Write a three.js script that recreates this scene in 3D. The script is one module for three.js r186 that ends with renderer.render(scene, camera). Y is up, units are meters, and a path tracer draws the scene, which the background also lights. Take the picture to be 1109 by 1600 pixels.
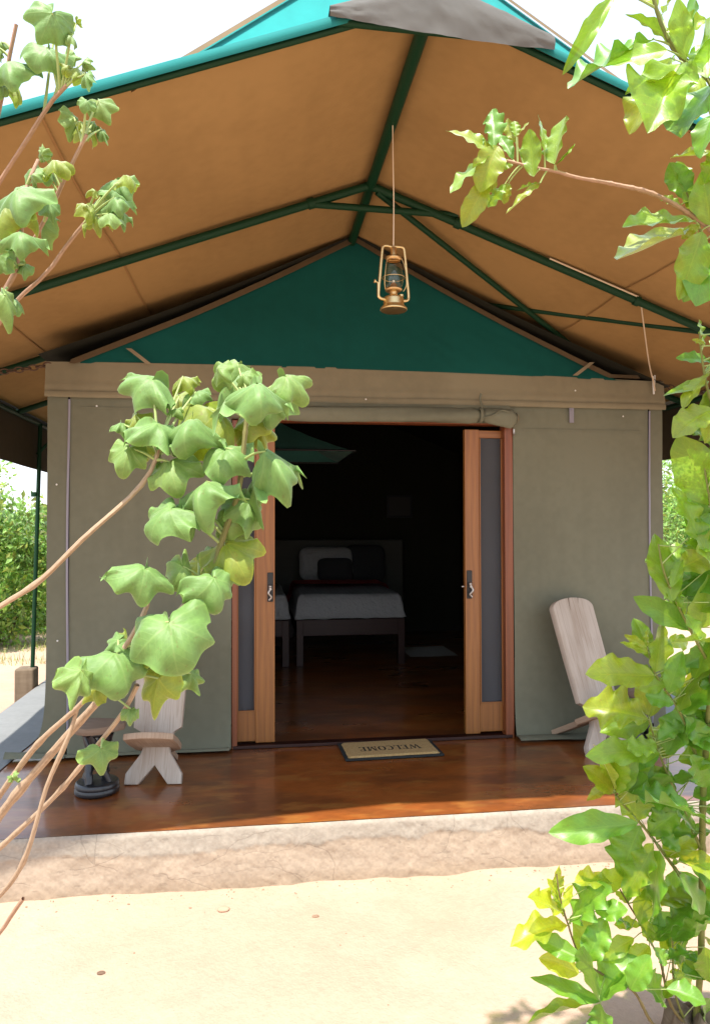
import * as THREE from 'three';
import { RoundedBoxGeometry } from 'three/addons/geometries/RoundedBoxGeometry.js';
import { mergeGeometries, mergeVertices, toCreasedNormals } from 'three/addons/utils/BufferGeometryUtils.js';

// ---------------------------------------------------------------- camera, sky, sun, exposure
const scene = new THREE.Scene();
const FPX = 1150, CAM = new THREE.Vector3(-0.758, 1.661, 4.659);
const camera = new THREE.PerspectiveCamera(2 * Math.atan(800 / FPX) * 180 / Math.PI, 709 / 1024, 0.05, 3000);
camera.position.copy(CAM);
camera.rotation.order = 'YXZ';
camera.rotation.set(1.16 * Math.PI / 180, -7.87 * Math.PI / 180, -0.12 * Math.PI / 180);
camera.updateMatrixWorld(true);
const SUN = new THREE.Vector3(-0.15, 1, 0.375).normalize();
{
  const w = 512, h = 256, d = new Float32Array(w * h * 4);
  for (let j = 0; j < h; j++) for (let i = 0; i < w; i++) {
    const el = ((j + 0.5) / h - 0.5) * Math.PI, az = ((i + 0.5) / w - 0.5) * 2 * Math.PI;
    const y = Math.sin(el), x = Math.cos(el) * Math.cos(az), z = Math.cos(el) * Math.sin(az);
    const up = Math.max(0, y), k = Math.pow(1 - up, 2.2);
    const c = x * SUN.x + y * SUN.y + z * SUN.z, glow = 0.35 * Math.exp((c - 1) * 14) + 0.15 * Math.exp((c - 1) * 3);
    const o = 4 * (j * w + i);
    d[o] = 0.52 + 0.40 * k + glow; d[o + 1] = 0.66 + 0.29 * k + glow; d[o + 2] = 0.90 + 0.10 * k + glow * 0.95; d[o + 3] = 1;
  }
  const t = new THREE.DataTexture(d, w, h, THREE.RGBAFormat, THREE.FloatType);
  t.mapping = THREE.EquirectangularReflectionMapping; t.magFilter = THREE.LinearFilter; t.needsUpdate = true;
  scene.background = t; scene.environment = t;
}
const sun = new THREE.DirectionalLight(new THREE.Color(1, 0.95, 0.86), 4.6);
sun.position.copy(SUN).multiplyScalar(40); sun.target.position.set(0, 0, 0);
sun.castShadow = true; sun.shadow.mapSize.set(2048, 2048); sun.shadow.radius = 1.2;
Object.assign(sun.shadow.camera, { left: -14, right: 14, top: 14, bottom: -14, near: 1, far: 90 });
scene.add(sun, sun.target);
const renderer = new THREE.WebGLRenderer({ antialias: true });
renderer.setSize(709, 1024);
renderer.toneMapping = THREE.LinearToneMapping;
renderer.toneMappingExposure = 1.8;
renderer.shadowMap.enabled = true;

// ---------------------------------------------------------------- helpers
const V = (x, y, z) => new THREE.Vector3(x, y, z);
let seed = 1;
function rng(s) { let a = s >>> 0; return () => { a = (a + 0x6D2B79F5) | 0; let t = Math.imul(a ^ (a >>> 15), 1 | a); t = (t + Math.imul(t ^ (t >>> 7), 61 | t)) ^ t; return ((t ^ (t >>> 14)) >>> 0) / 4294967296; }; }
const R0 = rng(77);
const lerp = (a, b, t) => a + (b - a) * t, clamp = (x, a = 0, b = 1) => Math.min(b, Math.max(a, x));
const sst = (a, b, x) => { const t = clamp((x - a) / (b - a)); return t * t * (3 - 2 * t); };
function hash(ix, iy, s) { let h = Math.imul(ix, 374761393) ^ Math.imul(iy, 668265263) ^ Math.imul(s, 2246822519); h = Math.imul(h ^ (h >>> 13), 1274126177); return ((h ^ (h >>> 16)) >>> 0) / 4294967296; }
function vnoise(x, y, px, py, s) {           // periodic value noise, px and py cells
  const ix = Math.floor(x), iy = Math.floor(y); let fx = x - ix, fy = y - iy;
  fx = fx * fx * (3 - 2 * fx); fy = fy * fy * (3 - 2 * fy);
  const m = (a, n) => ((a % n) + n) % n, x0 = m(ix, px), x1 = m(ix + 1, px), y0 = m(iy, py), y1 = m(iy + 1, py);
  return lerp(lerp(hash(x0, y0, s), hash(x1, y0, s), fx), lerp(hash(x0, y1, s), hash(x1, y1, s), fx), fy);
}
function fbm(u, v, cx, cy, oct, s) { let a = 0, w = 0.5, t = 0; for (let k = 0; k < oct; k++) { a += w * vnoise(u * cx, v * cy, cx, cy, s + k); t += w; w *= 0.5; cx *= 2; cy *= 2; } return a / t; }
const sn = (x, y, s = 3) => fbm(x / 64 + 8, y / 64 + 8, 64, 64, 3, s) - 0.5;      // noise in metres, 1 m cells
const enc = x => { x = clamp(x); return 255 * (x <= 0.0031308 ? 12.92 * x : 1.055 * Math.pow(x, 1 / 2.4) - 0.055); };
function tex(w, h, fn, color = true) {        // fn(u, v) gives linear [r, g, b] or one number
  const d = new Uint8Array(w * h * 4);
  for (let j = 0; j < h; j++) for (let i = 0; i < w; i++) {
    const c = fn((i + 0.5) / w, (j + 0.5) / h), o = 4 * (j * w + i);
    if (typeof c === 'number') d[o] = d[o + 1] = d[o + 2] = 255 * clamp(c);
    else for (let k = 0; k < 3; k++) d[o + k] = color ? enc(c[k]) : 255 * clamp(c[k]);
    d[o + 3] = 255;
  }
  const t = new THREE.DataTexture(d, w, h); t.wrapS = t.wrapT = THREE.RepeatWrapping;
  t.magFilter = THREE.LinearFilter; t.minFilter = THREE.LinearMipmapLinearFilter; t.generateMipmaps = true;
  if (color) t.colorSpace = THREE.SRGBColorSpace; t.needsUpdate = true; return t;
}
const rep = (t, x, y) => { const c = t.clone(); c.repeat.set(x, y); c.needsUpdate = true; return c; };
const col = (r, g, b) => new THREE.Color().setRGB(r, g, b);
function mat(c, rough, o = {}) { return new THREE.MeshPhysicalMaterial({ color: Array.isArray(c) ? col(...c) : c, roughness: rough, side: THREE.DoubleSide, ...o }); }
const names = new Map();
const numbered = n => { const k = names.get(n) || 0; names.set(n, k + 1); return k ? n + '_' + String(k).padStart(3, '0') : n; };
function tag(o, label, category, group) { o.userData.label = label; o.userData.category = category; if (group) o.userData.group = group; return o; }
function thing(name, pos, label, category, group, turn = 0) {
  const g = new THREE.Group(); g.name = numbered(name); g.position.copy(pos); g.rotation.y = turn; scene.add(g); return tag(g, label, category, group);
}
function part(name, geo, m, parent, label) {
  if (Array.isArray(geo)) geo = merge(geo);
  const o = new THREE.Mesh(geo, m); o.name = parent === scene ? numbered(name) : name; o.castShadow = o.receiveShadow = true; parent.add(o);
  if (label) o.userData.label = label; return o;
}
function merge(list) {
  list = list.map(g => { g = g.index ? g.toNonIndexed() : g; for (const k of Object.keys(g.attributes)) if (!['position', 'normal', 'uv'].includes(k)) g.deleteAttribute(k); if (!g.attributes.uv) g.setAttribute('uv', new THREE.BufferAttribute(new Float32Array(g.attributes.position.count * 2), 2)); return g; });
  return list.length === 1 ? list[0] : mergeGeometries(list);
}
function metreUV(g, along = 'y') {            // planar uv in metres by face direction; v runs along the given axis
  const p = g.attributes.position, n = g.attributes.normal, uv = new Float32Array(p.count * 2);
  const ax = { x: 0, y: 1, z: 2 }[along];
  for (let i = 0; i < p.count; i++) {
    const q = [p.getX(i), p.getY(i), p.getZ(i)], m = [Math.abs(n.getX(i)), Math.abs(n.getY(i)), Math.abs(n.getZ(i))];
    const dom = m[0] > m[1] && m[0] > m[2] ? 0 : m[1] > m[2] ? 1 : 2, rest = [0, 1, 2].filter(k => k !== dom);
    const vA = rest.includes(ax) ? ax : rest[1], uA = rest.find(k => k !== vA);
    uv[2 * i] = q[uA] + 0.37 * dom; uv[2 * i + 1] = q[vA];
  }
  g.setAttribute('uv', new THREE.BufferAttribute(uv, 2)); return g;
}
function box(w, h, d, x, y, z, r = 0.004, along = 'y') { return metreUV(new RoundedBoxGeometry(w, h, d, 2, Math.min(r, w / 2.1, h / 2.1, d / 2.1)), along).translate(x, y, z); }
function pipe(a, b, r, seg = 12) {
  const d = b.clone().sub(a), g = new THREE.CylinderGeometry(r, r, d.length(), seg, 1);
  g.applyQuaternion(new THREE.Quaternion().setFromUnitVectors(V(0, 1, 0), d.clone().normalize())); const m = a.clone().add(b).multiplyScalar(0.5); return g.translate(m.x, m.y, m.z);
}
function tube(pts, r, seg = 24, rad = 8) { return new THREE.TubeGeometry(new THREE.CatmullRomCurve3(pts, false, 'centripetal'), seg, r, rad); }
function taperTube(pts, r0, r1, seg = 30, rad = 7, knob = 0, s = 1) {
  const c = new THREE.CatmullRomCurve3(pts, false, 'centripetal'), g = new THREE.TubeGeometry(c, seg, 1, rad), p = g.attributes.position, rr = rng(s);
  const bumps = Array.from({ length: seg + 1 }, () => 1 + knob * (rr() < 0.25 ? rr() : (rr() - 0.5) * 0.3));
  for (let i = 0; i <= seg; i++) { const q = c.getPointAt(i / seg), r = lerp(r0, r1, i / seg) * bumps[i]; for (let k = 0; k <= rad; k++) { const n = i * (rad + 1) + k; p.setXYZ(n, q.x + (p.getX(n) - q.x) * r, q.y + (p.getY(n) - q.y) * r, q.z + (p.getZ(n) - q.z) * r); } }
  const uv = g.attributes.uv, L = c.getLength(); for (let i = 0; i < uv.count; i++) uv.setXY(i, uv.getY(i), uv.getX(i) * L * 4);
  g.computeVertexNormals(); return g;
}
function surf(nu, nv, fn, uvfn) {             // a grid sheet
  const pos = [], uv = [], idx = [];
  for (let j = 0; j <= nv; j++) for (let i = 0; i <= nu; i++) {
    const u = i / nu, v = j / nv, p = fn(u, v); pos.push(p[0], p[1], p[2]); const t = uvfn ? uvfn(u, v, p) : [p[0], p[1]]; uv.push(t[0], t[1]);
  }
  for (let j = 0; j < nv; j++) for (let i = 0; i < nu; i++) { const a = j * (nu + 1) + i, b = a + 1, c = a + nu + 1, d = c + 1; idx.push(a, b, c, b, d, c); }
  const g = new THREE.BufferGeometry(); g.setAttribute('position', new THREE.Float32BufferAttribute(pos, 3)); g.setAttribute('uv', new THREE.Float32BufferAttribute(uv, 2)); g.setIndex(idx); g.computeVertexNormals(); return g;
}
function extrude(shape, depth, bevel = 0.004) { const g = new THREE.ExtrudeGeometry(shape, { depth: depth - 2 * bevel, bevelEnabled: true, bevelThickness: bevel, bevelSize: bevel, bevelOffset: -bevel, bevelSegments: 2, curveSegments: 20 }); return g.translate(0, 0, -depth / 2 + bevel); }
function shape(pts) { const s = new THREE.Shape(); pts.forEach(([x, y], i) => i ? s.lineTo(x, y) : s.moveTo(x, y)); s.closePath(); return s; }
function lathe(pts, seg = 32) { return new THREE.LatheGeometry(pts.map(([r, y]) => new THREE.Vector2(r, y)), seg); }
const AX = [0, 1, 2].map(k => new THREE.Vector3().setFromMatrixColumn(camera.matrixWorld, k));
// a point given by where it shows in the photograph (1109 x 1600) and its distance along the line of sight
function at(px, py, depth) { return CAM.clone().addScaledVector(AX[0], (px - 554.5) / FPX * depth).addScaledVector(AX[1], -(py - 800) / FPX * depth).addScaledVector(AX[2], -depth); }

// ---------------------------------------------------------------- materials
const weave = tex(512, 512, (u, v) => { const t = 0.5 + 0.25 * Math.sin(u * 512 * Math.PI / 4) + 0.25 * Math.sin(v * 512 * Math.PI / 4); return t * 0.6 + 0.4 * hash(Math.floor(u * 256), Math.floor(v * 256), 9); }, false);
const clothTone = tex(512, 512, (u, v) => { const n = fbm(u, v, 3, 3, 5, 21), f = fbm(u, v, 64, 64, 2, 5), s = fbm(u, v, 40, 3, 2, 31); const k = 0.74 + 0.34 * n + 0.10 * (f - 0.5) + 0.08 * (s - 0.5); return [k, k * (0.99 + 0.02 * n), k * (0.97 + 0.04 * n)]; });
const canvas = (c, o = {}) => mat(c, 0.9, { specularIntensity: 0.35, map: rep(clothTone, 0.45, 0.45), bumpMap: rep(weave, 8, 8), bumpScale: 0.0006, ...o });
const M = {
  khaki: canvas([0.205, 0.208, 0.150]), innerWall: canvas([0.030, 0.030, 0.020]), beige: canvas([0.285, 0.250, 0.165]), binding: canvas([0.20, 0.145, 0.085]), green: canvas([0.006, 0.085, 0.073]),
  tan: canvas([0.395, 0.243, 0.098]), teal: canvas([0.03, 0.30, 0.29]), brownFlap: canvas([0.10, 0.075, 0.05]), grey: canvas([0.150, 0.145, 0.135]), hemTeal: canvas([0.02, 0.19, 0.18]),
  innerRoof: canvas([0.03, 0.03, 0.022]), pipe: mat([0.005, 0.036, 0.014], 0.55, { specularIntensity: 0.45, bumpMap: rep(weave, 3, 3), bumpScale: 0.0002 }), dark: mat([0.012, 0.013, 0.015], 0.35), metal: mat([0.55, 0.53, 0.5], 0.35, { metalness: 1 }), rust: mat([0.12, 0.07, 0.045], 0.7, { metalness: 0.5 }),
  webbing: canvas([0.28, 0.23, 0.15]), seam: canvas([0.345, 0.195, 0.078]), zip: mat([0.27, 0.26, 0.31], 0.45), rope: mat([0.62, 0.5, 0.36], 0.9), cord: mat([0.72, 0.6, 0.45], 0.9), white: mat([0.75, 0.75, 0.72], 0.5), screen: mat([0.085, 0.09, 0.10], 0.7, { transparent: true, opacity: 0.82, bumpMap: rep(weave, 10, 10), bumpScale: 0.0006 }),
};

function woodTex(a, b, c, s, rings = 9, stain = 0) {
  return tex(512, 1024, (u, v) => {
    const w = fbm(u, v, 3, 2, 3, s), g = fbm(u + 0.05 * w, v, 90, 4, 3, s + 7), f = fbm(u, v, 200, 24, 2, s + 3), r = 0.5 + 0.5 * Math.sin((u * rings + 1.6 * fbm(u, v, 2, 2, 3, s + 13)) * 6.283);
    const t = clamp(0.26 * r + 0.58 * g + 0.3 * (w - 0.5)), k = clamp(1.6 * (f - 0.45));
    const st = stain * sst(0.50, 0.74, fbm(u, v, 4, 2, 5, s + 19)), dk = stain * 1.2 * sst(0.62, 0.72, fbm(u, v, 70, 5, 2, s + 23));
    return [0, 1, 2].map(i => lerp(lerp(a[i], b[i], t), c[i], clamp(0.35 * k * (1 - t) + st + dk * 0.6)));
  });
}
const doorWood = woodTex([0.21, 0.074, 0.016], [0.43, 0.175, 0.038], [0.09, 0.03, 0.012], 41), jambWood = woodTex([0.17, 0.042, 0.012], [0.30, 0.088, 0.024], [0.06, 0.02, 0.01], 43);
M.door = mat(0xffffff, 0.42, { map: rep(doorWood, 3, 0.8), bumpMap: rep(doorWood, 3, 0.8), bumpScale: 0.0005, clearcoat: 0.25, clearcoatRoughness: 0.4 });
M.jamb = mat(0xffffff, 0.4, { map: rep(jambWood, 3, 0.8), clearcoat: 0.3, clearcoatRoughness: 0.35 });
const oldWood = woodTex([0.47, 0.40, 0.33], [0.57, 0.51, 0.44], [0.24, 0.155, 0.095], 47, 2, 0.3);
M.old = mat(0xffffff, 0.85, { map: rep(oldWood, 2.2, 0.9), bumpMap: rep(oldWood, 2.2, 0.9), bumpScale: 0.0015 });
M.oldInner = mat([0.88, 0.74, 0.62], 0.85, { map: rep(oldWood, 2.5, 1.1) });
M.bedWood = mat([0.13, 0.08, 0.07], 0.5, { map: rep(jambWood, 3, 0.8) });
const barkTex = tex(256, 256, (u, v) => { const g = fbm(u, v, 10, 40, 3, 61), f = fbm(u, v, 40, 6, 2, 62); const k = clamp(0.45 * g + 0.6 * f); return [lerp(0.20, 0.55, k), lerp(0.13, 0.42, k), lerp(0.08, 0.30, k)]; });
M.bark = mat([1, 0.95, 0.88], 0.8, { map: barkTex, bumpMap: barkTex, bumpScale: 0.001 });
M.barkPink = mat([0.95, 0.78, 0.72], 0.75, { map: barkTex, bumpMap: barkTex, bumpScale: 0.001 });
M.barkGreen = mat([0.42, 0.62, 0.20], 0.6, { map: barkTex }); M.twig = mat([0.40, 0.42, 0.22], 0.7, { map: barkTex });
M.barkDark = mat([0.42, 0.42, 0.40], 0.9, { map: barkTex, bumpMap: barkTex, bumpScale: 0.004 });
M.stalk = mat([0.34, 0.42, 0.14], 0.6);

// ---------------------------------------------------------------- setting: ground, veranda
const sandTex = tex(1024, 1024, (u, v) => {
  const a = fbm(u, v, 4, 4, 6, 101), b = fbm(u, v, 120, 120, 3, 103), c = fbm(u, v, 14, 14, 4, 107), d = hash(Math.floor(u * 1024), Math.floor(v * 1024), 5);
  let k = 0.735 + 0.12 * (a - 0.5) + 0.10 * (b - 0.5) + 0.10 * (c - 0.5) + 0.06 * (d - 0.5); if (d > 0.9985) k *= 0.6; const w = clamp((a - 0.35) * 2);
  return [0.60 * k, lerp(0.418, 0.434, w) * k, lerp(0.295, 0.325, w) * k];
});
const sandBump = tex(1024, 1024, (u, v) => 0.5 * fbm(u, v, 24, 24, 5, 111) + 0.35 * fbm(u, v, 9, 9, 3, 115) + 0.15 * fbm(u, v, 256, 256, 2, 117), false);
M.sand = mat(0xffffff, 0.95, { map: rep(sandTex, 0.45, 0.45), bumpMap: rep(sandBump, 0.45, 0.45), bumpScale: 0.014 });
const groundY = (x, z) => {
  const near = Math.exp(-(x * x * 0.05 + (z - 2) * (z - 2) * 0.12));
  let h = near * (0.035 * sn(x * 2.2, z * 2.2, 5) + 0.02 * sn(x * 6, z * 6, 9)) + (1 - near) * 0.10 * sn(x * 0.4, z * 0.4, 15);
  h += 0.03 * Math.exp(-Math.pow((z - 1.2) / 0.09, 2)) * (0.3 + 1.2 * sn(x * 3.1, 2, 25)) * (z > 0.9 ? 1 : 0);
  if (z < 1.1 && Math.abs(x) < 3.0 && z > -6) h = Math.min(h, -0.02);
  return h;
};
{
  const N = 300, warp = (t, r, k) => r * Math.sinh(k * t) / Math.sinh(k);
  const g = surf(N, N, (u, v) => { const x = warp(u * 2 - 1, 900, 7.6) - 0.2, z = warp(v * 2 - 1, 900, 7.6) + 1.6; return [x, groundY(x, z), z]; }, (u, v, p) => [p[0], p[2]]);
  part('ground', g, M.sand, scene).userData.kind = 'structure';
}
const floorTex = tex(1024, 1024, (u, v) => {
  const a = fbm(u, v, 6, 12, 5, 131), b = fbm(u + 0.04 * a, v, 14, 40, 4, 137), c = fbm(u, v, 3, 5, 4, 139), d = fbm(u, v, 60, 140, 2, 141);
  let r = lerp(0.17, 0.31, sst(0.3, 0.72, a)), g = lerp(0.055, 0.092, sst(0.3, 0.75, a)), bl = lerp(0.012, 0.022, a);
  const o = 0.55 * sst(0.55, 0.75, b); r = lerp(r, 0.36, o); g = lerp(g, 0.15, o); bl = lerp(bl, 0.035, o);
  const k = 0.62 + 0.5 * c + 0.3 * (d - 0.5) - 0.18 * sst(0.62, 0.8, fbm(u, v, 7, 18, 3, 143)); return [r * k, g * k, bl * k];
});
const floorRough = tex(512, 512, (u, v) => 0.18 + 0.30 * fbm(u, v, 6, 14, 5, 151), false);
M.floor = mat(0xffffff, 1, { map: rep(floorTex, 0.42, 0.42), roughnessMap: rep(floorRough, 0.3, 0.3), clearcoat: 0.6, clearcoatRoughness: 0.14, bumpMap: rep(floorRough, 0.3, 0.3), bumpScale: 0.0015 });
const screedTex = tex(512, 512, (u, v) => { const a = fbm(u, v, 5, 5, 5, 161), b = fbm(u, v, 80, 80, 2, 163); const k = 0.75 + 0.35 * a + 0.12 * (b - 0.5); return [0.22 * k, 0.225 * k, 0.225 * k]; });
M.screed = mat(0xffffff, 0.75, { map: rep(screedTex, 0.5, 0.5), bumpMap: rep(screedTex, 0.5, 0.5), bumpScale: 0.004 });
const FL = 0.28, ZE = 1.19, PX0 = -2.62, PX1 = 2.9;
const bandY = x => FL - 0.095 - 0.055 * sn(x * 1.7, 1, 71) - 0.05 * sn(x * 6, 4, 73);            // lower border of the grey coat
const plasterTex = (() => {
  const w = 2048, h = 128, cv = new Float32Array(w * h), rr = rng(9);
  const crack = (x, y, len, ang, wob, wd) => { for (let k = 0; k < len; k++) { ang += (rr() - 0.5) * wob; x += Math.cos(ang); y += Math.sin(ang) * 0.9; const X = Math.round(x), Y = Math.round(y); if (X < 1 || X >= w - 1 || Y < 1 || Y >= h - 1) break; cv[Y * w + X] = Math.max(cv[Y * w + X], wd); cv[Y * w + X + 1] = Math.max(cv[Y * w + X + 1], wd * 0.4); } };
  for (let k = 0; k < 9; k++) crack(rr() * w, h - 2, 60 + rr() * 60, -1.57, 0.25, 0.75);
  for (let k = 0; k < 26; k++) crack(rr() * w, 20 + rr() * 90, 40 + rr() * 120, (rr() - 0.5) * 0.5, 0.4, 0.45 + 0.4 * rr());
  for (let k = 0; k < 150; k++) { const x = rr() * w, y = rr() * h, a = 1.5 + rr() * 6, b = 1 + rr() * 2.2; for (let j = -4; j <= 4; j++) for (let i = -8; i <= 8; i++) if (i * i / a / a + j * j / b / b < 1) { const X = Math.round(x + i), Y = Math.round(y + j); if (X > 0 && X < w && Y > 0 && Y < h) cv[Y * w + X] = Math.max(cv[Y * w + X], 0.3 + 0.3 * rr()); } }
  return tex(w, h, (u, v) => {
    const x = PX0 + u * (PX1 - PX0), y = v * FL, d = (y - bandY(x)) / 0.02 + 1.2 * (fbm(u, v, 300, 16, 3, 81) - 0.5), gr = sst(-0.5, 0.5, d);
    const n = 0.6 * fbm(u, v, 40, 3, 5, 83) + 0.4 * fbm(u, v, 110, 4, 4, 85), f = fbm(u, v, 500, 32, 3, 87), i = Math.floor(v * h) * w + Math.floor(u * w);
    const k = (0.72 + 0.42 * n + 0.30 * (f - 0.5)) * (1 - 0.35 * cv[i]) * (1 - 0.05 * Math.exp(-d * d * 2)), low = sst(0.09, 0.0, y) * 0.05;
    return [lerp(0.40 - low, 0.375, gr) * k, lerp(0.315 - low, 0.325, gr) * k, lerp(0.235 - low, 0.265, gr) * k];
  });
})();
{
  const v = new THREE.Group(); v.name = 'veranda_platform'; v.userData.kind = 'structure'; scene.add(v);
  const edge = x => ZE + 0.010 * sn(x * 1.3, 7, 91) + 0.003 * sn(x * 9, 7, 93);
  part('veranda_floor', surf(120, 60, (u, w) => { const x = lerp(PX0, PX1, u), ze = edge(x), z = lerp(-5.2, ze - 0.012, 1 - Math.pow(1 - w, 2)); return [x, FL + 0.003 * sn(x * 2, z * 2, 95) - 0.004 * sst(ze - 0.1, ze, z), z]; }, (a, b, p) => [p[0], p[2]]), M.floor, v);
  const plaster = mat(0xffffff, 0.92, { map: plasterTex, bumpMap: plasterTex, bumpScale: 0.006 });
  part('step_face', surf(700, 40, (u, w) => {
    const x = lerp(PX0, PX1, u), y = lerp(-0.08, FL - 0.004, w), gr = sst(-0.5, 0.5, (y - bandY(x)) / 0.008), top = sst(FL - 0.03, FL, y);
    return [x, y, edge(x) + 0.003 * gr - 0.010 * top * top + (1 - 0.8 * top) * (0.012 * sn(x * 4, y * 9, 97) + 0.006 * sn(x * 22, y * 26, 99) + 0.005 * sn(x * 60, y * 60, 95)) + 0.02 * (1 - w)];
  }, (u, w, p) => [u, clamp(p[1] / FL, 0.01, 0.99)]), plaster, v);
  part('side_face', [surf(2, 2, (u, w) => [PX0, lerp(-0.08, FL, w), lerp(-5.2, ZE, u)]), surf(2, 2, (u, w) => [PX1, lerp(-0.08, FL, w), lerp(-5.2, ZE, u)]), surf(2, 2, (u, w) => [lerp(PX0, PX1, u), lerp(-0.08, FL, w), -5.2])], M.screed, v);
  // bare grey screed beside the tent, a few millimetres proud of the red floor
  part('bare_screed', surf(20, 50, (u, w) => { const z = lerp(-5.15, 0.35 + 0.25 * sn(u * 2, 1, 12), w); return [lerp(PX0 + 0.01, -2.03 - 0.16 * w * w + 0.04 * sn(z * 3, 2, 8), u), FL + 0.006, z]; }, (a, b, p) => [p[0], p[2]]), M.screed, v);
  part('bare_screed', surf(8, 30, (u, w) => { const z = lerp(-5.15, -0.05, w); return [lerp(2.04, PX1 - 0.01, u), FL + 0.006, z]; }, (a, b, p) => [p[0], p[2]]), M.screed, v);
}

// ---------------------------------------------------------------- the tent
const TX = 1.99, RX = -0.115;
const T = thing('safari_tent', V(0, 0, 0), 'olive canvas safari tent with green gable and open sliding wooden doors', 'tent');
{
  const wr = (x, y, a = 1) => a * (0.022 * sn(x * 1.6, y * 1.1, 201) + 0.010 * sn(x * 6 + y * 2, y * 1.6, 203) + 0.004 * sn(x * 14, y * 5, 205) + 0.012 * sst(1.7, 2.45, y) * sn(x * 11 + y * 0.8, y * 1.2, 207));
  const sheet = (x0, x1, y0, y1, z, a = 1, flare = 0) => surf(Math.max(4, Math.round((x1 - x0) * 30)), 60, (u, w) => {
    const x = lerp(x0, x1, u), y = lerp(y0, y1, w), e = Math.exp(-(y - y0) / 0.10);
    return [x + flare * e * (1 - u) * 0.5, y, z + wr(x, y, a) + e * (0.03 + 0.02 * sn(x * 9, 3, 207)) * (a > 0 ? 1 : 0)];
  });
  part('wall_panel', sheet(-1.86, -0.892, FL + 0.015, 2.47, 0.006), M.khaki, T);
  part('wall_panel', sheet(0.937, 1.885, FL + 0.015, 2.47, 0.006), M.khaki, T);
  part('corner_strip', sheet(-TX, -1.872, FL + 0.012, 2.47, 0.004, 0.6, -0.24), M.khaki, T);
  part('corner_strip', sheet(1.897, TX, FL + 0.012, 2.47, 0.004, 0.6, 0), M.khaki, T);
  part('door_header', sheet(-0.892, 0.937, 2.335, 2.47, 0.0, 0.3), M.khaki, T);
  for (const x of [-1.866, 1.891]) part('zip', surf(3, 50, (u, w) => { const y = lerp(0.34, 2.44, w); return [x + (u - 0.5) * 0.014 + 0.004 * Math.sin(y * 3), y, 0.014 + wr(x, y, 0.8) + 0.004 * Math.sin(u * 3.14)]; }), M.zip, T);
  // stitched seams of the panels
  for (const [x0, x1, y] of [[-1.80, -0.95, 2.39], [1.0, 1.84, 2.30]]) part('seam', surf(40, 1, (u, w) => { const x = lerp(x0, x1, u); return [x, y + (w - 0.5) * 0.012 + 0.004 * sn(x * 2, 3), 0.0115 + wr(x, y)]; }), M.khaki, T);
  const topY = x => 2.655 + 0.022 * Math.sin((x + 2) / 4 * Math.PI) - 0.006 * x;
  part('valance', surf(100, 14, (u, w) => { const x = lerp(-TX - 0.012, TX + 0.012, u), y = lerp(2.455 + 0.008 * sn(x * 2, 5), topY(x), w); return [x, y, 0.028 + 0.012 * sn(x * 2.6, y * 2, 221) + 0.006 * sn(x * 9, y * 7, 223) - 0.02 * w + 0.004 * Math.exp(-Math.pow((w - 0.3) / 0.08, 2))]; }), M.beige, T);
  part('valance_hem', surf(100, 4, (u, w) => { const x = lerp(-TX - 0.010, TX + 0.010, u); return [x, lerp(2.448, 2.484, w) + 0.008 * sn(x * 2, 5), 0.035 + 0.012 * sn(x * 2.6, 5, 221) + 0.004 * Math.sin(w * Math.PI)]; }), M.beige, T);
  const rakeY = d => 3.515 - 0.485 * d - 0.03 * Math.sin(clamp(d / 1.75) * Math.PI);
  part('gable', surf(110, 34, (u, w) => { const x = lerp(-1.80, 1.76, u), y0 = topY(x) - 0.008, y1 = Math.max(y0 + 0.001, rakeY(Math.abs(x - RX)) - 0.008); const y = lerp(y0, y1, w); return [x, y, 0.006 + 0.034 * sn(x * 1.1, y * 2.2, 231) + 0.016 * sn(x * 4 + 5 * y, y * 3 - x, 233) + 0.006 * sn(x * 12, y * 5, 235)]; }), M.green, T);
  const rake = s => surf(60, 5, (u, w) => { const d = lerp(0, s < 0 ? 1.74 : 1.93, u), y = Math.max(rakeY(d) - 0.048 * (1 - w) + 0.012, 2.652 + 0.03 * w); return [RX + s * d, y, 0.045 + 0.012 * sn(d * 4, s, 241) - 0.03 * w]; }, (u, w) => [u * 2, w * 0.07]);
  part('gable_binding', rake(-1), M.binding, T); part('gable_binding', rake(1), M.binding, T);
  for (const s of [-1, 1]) part('gable_strap', surf(2, 10, (u, w) => [lerp(s * 1.37 - 0.02, s * 1.49 - 0.02, w) + (u - 0.5) * 0.035, lerp(2.66, 2.752, w), 0.05 + 0.008 * Math.sin(w * 3.1)]), M.webbing, T);
  // roof of the tent, side walls and back
  for (const s of [-1, 1]) {
    part('tent_roof', surf(30, 30, (u, w) => { const d = lerp(0, s < 0 ? 1.92 : 2.14, u), z = lerp(0.05, -4.9, w); return [RX + s * d, 3.525 - 0.43 * d - 0.03 * Math.sin(u * Math.PI), z]; }), M.innerRoof, T);
    part('side_wall', surf(30, 20, (u, w) => { const y = lerp(FL, 2.66, w), z = lerp(0.0, -4.9, u); return [s * (TX + 0.01 * sn(z, y, 251)), y, z]; }, (u, w, p) => [p[2], p[1]]), M.khaki, T);
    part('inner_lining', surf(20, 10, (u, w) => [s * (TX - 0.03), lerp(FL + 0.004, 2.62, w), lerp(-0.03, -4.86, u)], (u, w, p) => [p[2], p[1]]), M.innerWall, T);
  }
  part('back_wall', extrude(shape([[-TX, FL], [TX, FL], [TX, 2.66], [RX, 3.50], [-TX, 2.66]]), 0.02, 0.002).translate(0, 0, -4.9), M.innerWall, T);
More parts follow.
